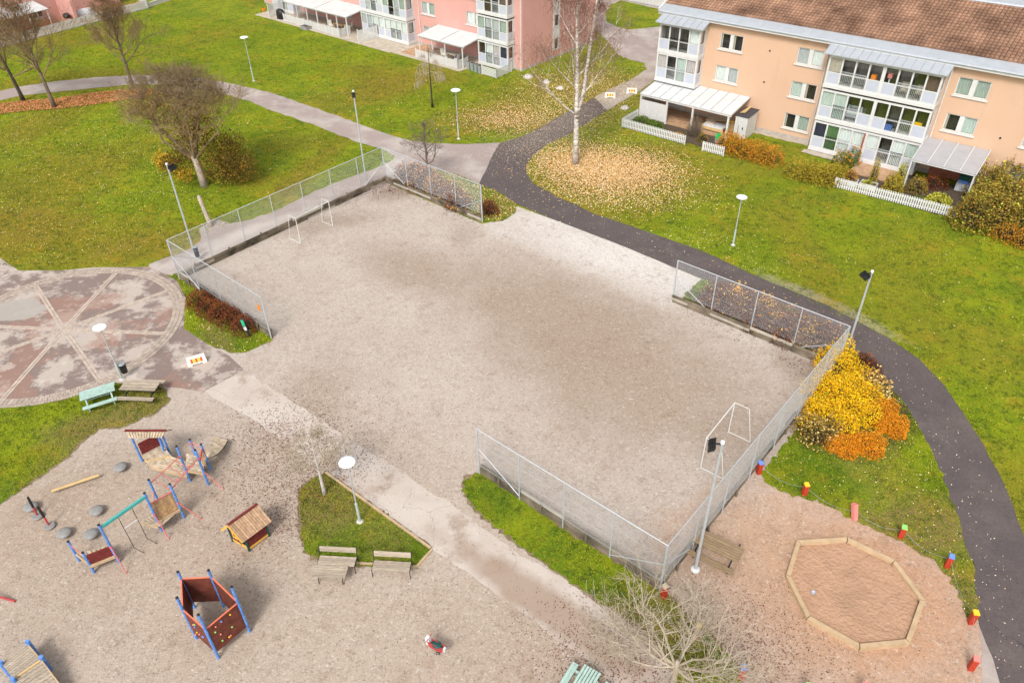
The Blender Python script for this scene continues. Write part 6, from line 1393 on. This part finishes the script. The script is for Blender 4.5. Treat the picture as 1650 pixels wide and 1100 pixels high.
for i in range(len(ys)-1):
    for j in range(len(zs)-1):
        cy_, cz_ = (ys[i]+ys[i+1])/2, (zs[j]+zs[j+1])/2
        if any(h[0] < cy_ < h[1] and h[2] < cz_ < h[3] for h in gh): continue
        mb.add([(0, ys[i], zs[j]), (0, ys[i+1], zs[j]), (0, ys[i+1], zs[j+1]), (0, ys[i], zs[j+1])], [(0, 1, 2, 3)])
mb.ob('gable_wall', M['pink'], K.t)
MB().add([(KL, 13.2, 0), (0, 13.2, 0), (0, 13.2, HT), (KL, 13.2, HT)], [(3, 2, 1, 0)]).ob('rear_wall', M['pink'], K.t)
for z0, z1 in ((.85, 3.3), (3.3, 5.8), (5.8, 8.4)):
    w_ = MB().box(.0, .05, 5.15, 5.45, z0, z1).box(.0, .05, 6.05, 6.35, z0, z1).box(.0, .05, 5.45, 6.05, z0, z0+.1).box(.0, .05, 5.45, 6.05, z0+1.2, z1).ob('window', M['white'], K.t)
    MB().box(-.05, -.03, 5.45, 6.05, z0+.1, z0+1.2).ob('pane', M['glass'], w_); MB().box(-.3, -.28, 5.4, 6.1, z0+.05, z0+1.25).ob('room', CUR['brown'], w_)
kc = [('grey', 'white'), ('grey', 'sage'), ('white', 'grey'), ('white', 'white'), ('grey', 'dim'), ('sage', 'white')]
for i, (x0, x1, z0, z1) in enumerate(kw_): K.window(x0, x1, z0, z1, kc[i % 6])
MB().box(KL, .6, -.6, 13.8, HT, HT+.15).ob('soffit', M['white'], K.t)
MB().add([(KL, -.6, HT+.16), (.6, -.6, HT+.16), (.6, 6.6, HT+2.6), (KL, 6.6, HT+2.6), (KL, 13.8, HT+.16), (.6, 13.8, HT+.16)], [(0, 1, 2, 3), (3, 2, 5, 4)]).ob('roof', M['tile'], K.t)
MB().add([(0, 0, HT), (0, 13.2, HT), (0, 6.6, HT+2.4)], [(0, 1, 2)]).ob('gable_top', M['pink'], K.t)
fl = [(.35, 2.6), (2.95, 5.2), (5.62, 7.85)]
bay(K, -5.2, -1.0, -1.2, fl, [[F('dim', 'white', 'lilac', 'navy')], [F('sage', 'grey', 'grey', 'sage')], [F('brown', 'brown', 'dim', 'brown')]], rightc='brown')
K.seamroof(-5.5, -.7, -1.6, 8.02, -.3, 8.5)
bay(K, -24., -16.0, -1.35, fl, [[F('grey', 'grey', 'white', 'white'), F('white', 'white', 'white', 'white')], [F('grey', 'white', 'grey', 'white'), F('sage', 'dim', 'grey', 'sage')], [F('grey', 'white', 'grey', 'white'), F('grey', 'white', 'grey', 'sage')]], rightc='grey')
K.seamroof(-24.3, -15.7, -1.7, 8.02, -.3, 8.5)
bay(K, -42., -37.6, -1.35, fl, [[F('grey', 'grey', 'white', 'white')], [F('grey', 'white', 'grey', 'white')], [F('grey', 'white', 'grey', 'white')]], rightc='grey')
for x in (-.15, -15.2): MB().tube([(x, -.08, 0), (x, -.08, 8.4)], .05, 8).ob('downpipe', M['white'], K.t)
KZ = R(QA)
def kl(px, py, z=0): p = G(px, py, z)-Vector((QX, QY, z)); return Matrix.Rotation(-KZ, 3, 'Z') @ p
def patio(b, x0, x1, yf, yb, zf, zb, posts, label=None, roof='whiteroof'):
    b.seamroof(x0, x1, yf, zf, yb, zb, roof, 50, 'patio_roof')
    for x in posts: MB().box(x-.05, x+.05, yf+.12, yf+.22, 0, zf-.08).ob('patio_post', M['white'], b.t)
    MB().box(x0+.1, x1-.1, yf+.12, yf+.22, zf-.2, zf-.06).ob('patio_beam', M['white'], b.t)
def slatfence(b, segs, label, h=1.0, n=7):
    o = P3(b, *segs[0][0]); t = thing('slat_fence', label, 'fence', o, b.t.rotation_euler.z); ox, oy = segs[0][0]
    for (x0, y0), (x1, y1) in segs:
        a = Vector((x0-ox, y0-oy, 0)); c = Vector((x1-ox, y1-oy, 0)); m = max(1, int((c-a).length/1.3))
        for i in range(m):
            p, q = a.lerp(c, i/m), a.lerp(c, (i+1)/m)
            for k in range(n): z = .12+k*(h-.12)/n; MB().bar(p+Vector((0, 0, z)), q+Vector((0, 0, z)), .025, (h-.12)/n*.66).ob('slat', M['white'], t)
        for i in range(m+1): p = a.lerp(c, i/m); MB().box(-.045, .045, -.045, .045, 0, h+.04).ob('post', M['white'], t, loc=p)
    return t
def kx(*pts): return [tuple(round(c, 2) for c in kl(*p)[:2]) for p in pts]
# patio between the bays
f0, f1, f2 = kl(693, 101), kl(752, 113), kl(764, 107)
patio(K, -12.3, -5.25, -3.4, -.05, 2.35, 2.75, (-12.1, -10.1, -8.2, -5.6))
slatfence(K, [((-12.3, -3.75), (-5.9, -3.75)), ((-5.9, -3.75), (-5.9, -2.2))], 'white slatted fence of the patio between the two bays of the pink block')
q0, q1, q2 = kl(777, 120), kl(800, 127), kl(824, 116)
slatfence(K, [((q0.x, q0.y), (q1.x, q1.y)), ((q1.x, q1.y), (q2.x, q2.y))], 'white slatted corner fence in front of the last bay of the pink block', 1.0, 6)
for k in range(4):
    p = kl(756+k*6, 111.5+k*2.2); t = thing('tall_planter', ['dark grey tall pot next to the patio fence, first of four', 'dark grey tall pot, second of four from the patio fence', 'dark grey tall pot, third of four from the patio fence', 'dark grey tall pot next to the corner fence, last of four'][k], 'plant pot', P3(K, p.x, p.y), KZ, 'dark tall pots in front of the pink block')
    MB().hexa([(-.16, -.16, 0), (.16, -.16, 0), (.16, .16, 0), (-.16, .16, 0)], [(-.2, -.2, .8), (.2, -.2, .8), (.2, .2, .8), (-.2, .2, .8)]).ob('pot', M['galv_dark'], t); MB().box(-.16, .16, -.16, .16, .8, .82).ob('soil', M['soil'], t)
# long patio left of the double bay
a0, a1, a2 = kl(470, 38), kl(561, 60), kl(574, 55)
MB().box(-16, -5.2, -4.2, -.02, .0, .05).ob('patio_floor', M['slab'], K.t); MB().box(-42, -16, -4.4, -.02, .0, .045).ob('patio_floor', M['slab'], K.t); MB().box(-15.0, -12.4, -3.6, -.1, .05, .1).ob('patio_deck', M['deck'], K.t)
patio(K, -36.5, -24.1, -3.5, -.05, 2.35, 2.75, (-36.2, -34, -32, -30, -28, -26.2, -24.4))
slatfence(K, [((-36.3, -3.9), (-25.2, -3.9)), ((-25.2, -3.9), (-25.2, -2.4))], 'long white slatted fence under the wide patio roof of the pink block')
slatfence(K, [((-21.6, -4.1), (-21.2, -1.5))], 'white slatted screen standing out from the double bay', 1.5, 9)
def chair(b, x, y, rz, lb, m='cream'):
    t = thing('garden_chair', lb, 'chair', P3(b, x, y, .1), b.t.rotation_euler.z+rz, 'garden chairs under patio roofs')
    MB().box(-.25, .25, -.25, .25, .40, .45).ob('seat', M[m], t); MB().hexa([(-.25, .22, .45), (.25, .22, .45), (.25, .27, .45), (-.25, .27, .45)], [(-.25, .36, 1.0), (.25, .36, 1.0), (.25, .40, 1.0), (-.25, .40, 1.0)]).ob('backrest', M[m], t)
    for sx in (-.22, .22):
        for sy in (-.22, .22): MB().box(sx-.02, sx+.02, sy-.02, sy+.02, 0, .4).ob('leg', M[m], t)
def gtable(b, x, y, lb, m='brownplank', L_=1.4):
    t = thing('garden_table', lb, 'table', P3(b, x, y, .1), b.t.rotation_euler.z); MB().box(-L_/2, L_/2, -.4, .4, .68, .73).ob('tabletop', M[m], t)
    for sx in (-L_/2+.1, L_/2-.1):
        for sy in (-.33, .33): MB().box(sx-.03, sx+.03, sy-.03, sy+.03, 0, .68).ob('leg', M[m], t)
gtable(K, -27.2, -2.2, 'wooden table under the wide patio roof of the pink block', L_=1.6)
chair(K, -28.4, -2.6, 1.4, 'cream garden chair left of the wooden patio table'); chair(K, -26.2, -1.5, -1.2, 'cream garden chair with high back right of the wooden patio table'); chair(K, -25.9, -2.5, -1.7, 'cream garden chair at the open end of the wide patio')
gtable(K, -8.2, -2.1, 'pale table under the patio roof between the bays of the pink block', 'boards_pale'); chair(K, -9.4, -2.2, 1.4, 'cream garden chair left of the pale table', 'cream'); chair(K, -7.2, -2.6, -1.4, 'grey garden chair right of the pale table', 'tarp')
t = blk('covered_grill', 'barbecue under a black cover beside the wide patio', 'grill', -37.6, -3.4, .05, [('stand', 'black', (-.5, .5, -.3, .3, 0, .6))], b=K)
MB().lathe([(.75, .0), (.72, .7), (.6, 1.0), (.3, 1.15), (.02, 1.18)], (0, 0, 0), 12, sy=.62).ob('cover', M['black'], t, True)
p = kl(494, 47); t = blk('raised_planter', 'grey wooden planter box on the lawn against the long slatted fence', 'planter', p.x, p.y, 0, [('front_board', 'planter', (-.6, .6, -.45, -.4, 0, .4)), ('back_board', 'planter', (-.6, .6, .4, .45, 0, .4)), ('end_board', 'planter', (-.6, -.55, -.4, .4, 0, .4)), ('end_board', 'planter', (.55, .6, -.4, .4, 0, .4)), ('soil', 'soil', (-.55, .55, -.4, .4, 0, .3))], b=K)
p = kl(506, 46); t = blk('yellow_toy', 'small yellow and orange ball toy beside the grey planter', 'toy', p.x, p.y, 0, [], b=K); MB().lathe([(.05, 0), (.22, .12), (.25, .25), (.18, .4), (.02, .46)], (0, 0, 0), 12).ob('body', M['refyel'], t, True)
# screens and furniture further left
slatfence(K, [((-39.3, -4.0), (-39.5, -1.6))], 'white slatted screen beside the covered barbecue', 1.6, 9)
p = kl(425, 18); blk('clay_pot', 'terracotta pots on the terrace at the top of the lawn', 'plant pot', p.x, p.y, .03, [('pot', 'orange', (-.15, .15, -.15, .15, 0, .35)), ('soil', 'soil', (-.13, .13, -.13, .13, .35, .36))], b=K)

# ---- pink row houses at the top left
za, zb_ = G(0, 78), G(240, 14); HA = math.degrees(math.atan2(zb_.y-za.y, zb_.x-za.x))
H = Bd('terraced_house', 'pink terraced house with white patio roof in the top left corner', (za.x, za.y), HA, 'house')
HL = (zb_-za).length
H.wall('facade_wall', -12, HL*.97, 5.5, 0, 7, [(7.5, 8.9, .8, 2.1), (2.2, 3.6, .8, 2.1)], M['pink']); H.window(7.5, 8.9, .8, 2.1, ('dim', 'brown'), 5.5); H.window(2.2, 3.6, .8, 2.1, ('brown', 'dim'), 5.5)
MB().box(-12, HL*.97, 5.9, 14, 0, 7).ob('wall_core', M['pink'], H.t)
MB().hexa([(-12.5, 5, 7), (HL, 5, 7), (HL, 15, 7), (-12.5, 15, 7)], [(-12.5, 5, 7.2), (HL, 5, 7.2), (HL, 10, 9.4), (-12.5, 10, 9.4)]).ob('roof', M['tile'], H.t)
H.seamroof(-3, 8.2, 2.2, 2.35, 5.45, 2.9, 'whiteroof', 50, 'patio_roof')
for x in (-2.8, .3, 3.2, 5.6, 8.0): MB().box(x-.05, x+.05, 2.3, 2.4, 0, 2.3).ob('patio_post', M['white'], H.t)
for k in range(6): MB().box(-1, 8.0, 2.32, 2.36, .1+k*.17, .25+k*.17).ob('wall_board', M['brick'], H.t)
MB().box(-4, HL*.97, .5, 5.45, .01, .05).ob('patio_floor', M['deck'], H.t)
MB().box(11.0, 11.4, 2.0, 5.5, 0, 2.6).ob('partition', M['pink'], H.t)
picket(H, [((-9, 0), (11.2, .1)), ((11.5, .1), (HL, .0)), ((HL, 0), (HL+.2, 2.2))], 'white picket fence along the gardens of the terraced house at top left', 1.1, pw=.11, gap=.05)
t = thing('covered_sofa', 'garden furniture under a pale grey cover behind the top left picket fence', 'sofa', P3(H, 13.2, 3.2, .05), R(HA)); MB().lathe([(1.25, 0), (1.3, .6), (1.1, .95), (.6, 1.05), (.02, 1.0)], (0, 0, 0), 14, sy=.62).ob('cover', M['tarp'], t, True)
t = thing('black_grill', 'dark round barbecue next to the covered garden sofa', 'grill', P3(H, 10.4, 2.8, .05), R(HA)); MB().lathe([(.4, .6), (.45, .9), (.3, 1.15), (.02, 1.2)], (0, 0, 0), 14).ob('bowl', M['black'], t, True)
for k in range(3): a = k*2.1; MB().tube([(.1*math.cos(a), .1*math.sin(a), .7), (.4*math.cos(a), .4*math.sin(a), 0)], .02, 5).ob('leg', M['black'], t)
p = P3(H, 17.5, 2.8); v = p-Vector((0, 0, CH)); shrub('autumn_hedge', 825+FPX*v.dot(_R)/v.dot(_fw), 550-FPX*v.dot(_U)/v.dot(_fw), [(0, 0, 2., .8, .8, 0), (2.2, 1.2, 1.5, .7, .7, 0)], 'rust and green hedge behind the top left picket fence', 'hedge', 2600, .14, cat='hedge')
# low wall and pale terrace edge right of it
p0, p1 = G(240, 12), G(330, -18); W2 = Bd('garden_wall', 'low pale garden wall continuing right from the top left picket fence', (p0.x, p0.y), math.degrees(math.atan2(p1.y-p0.y, p1.x-p0.x)), 'wall')
MB().box(0, (p1-p0).length, -.1, .1, 0, .5).ob('wall', M['white'], W2.t); MB().box(-.02, (p1-p0).length, -.14, .14, .5, .56).ob('coping', M['concrete'], W2.t)
# fence seen between the two blocks at the very top
p0, p1 = G(985, -3), G(1072, 14); T3 = Bd('long_white_fence', 'white board fence far off between the pink and peach blocks', (p0.x, p0.y), math.degrees(math.atan2(p1.y-p0.y, p1.x-p0.x)), 'fence')
n = 40; L_ = (p1-p0).length
for k in range(n): MB().box(L_*k/n+.02, L_*(k+1)/n-.02, -.02, .02, .1, 1.1).ob('board', M['white'], T3.t)
p = G(958, 18); shrub('dark_bare_shrub', 958, 18, [(0, 0, 1.6, 1.2, 1.4, 0)], 'dark twiggy shrub behind the pink block at the road', 'purple', 900, .12, twigs=500)
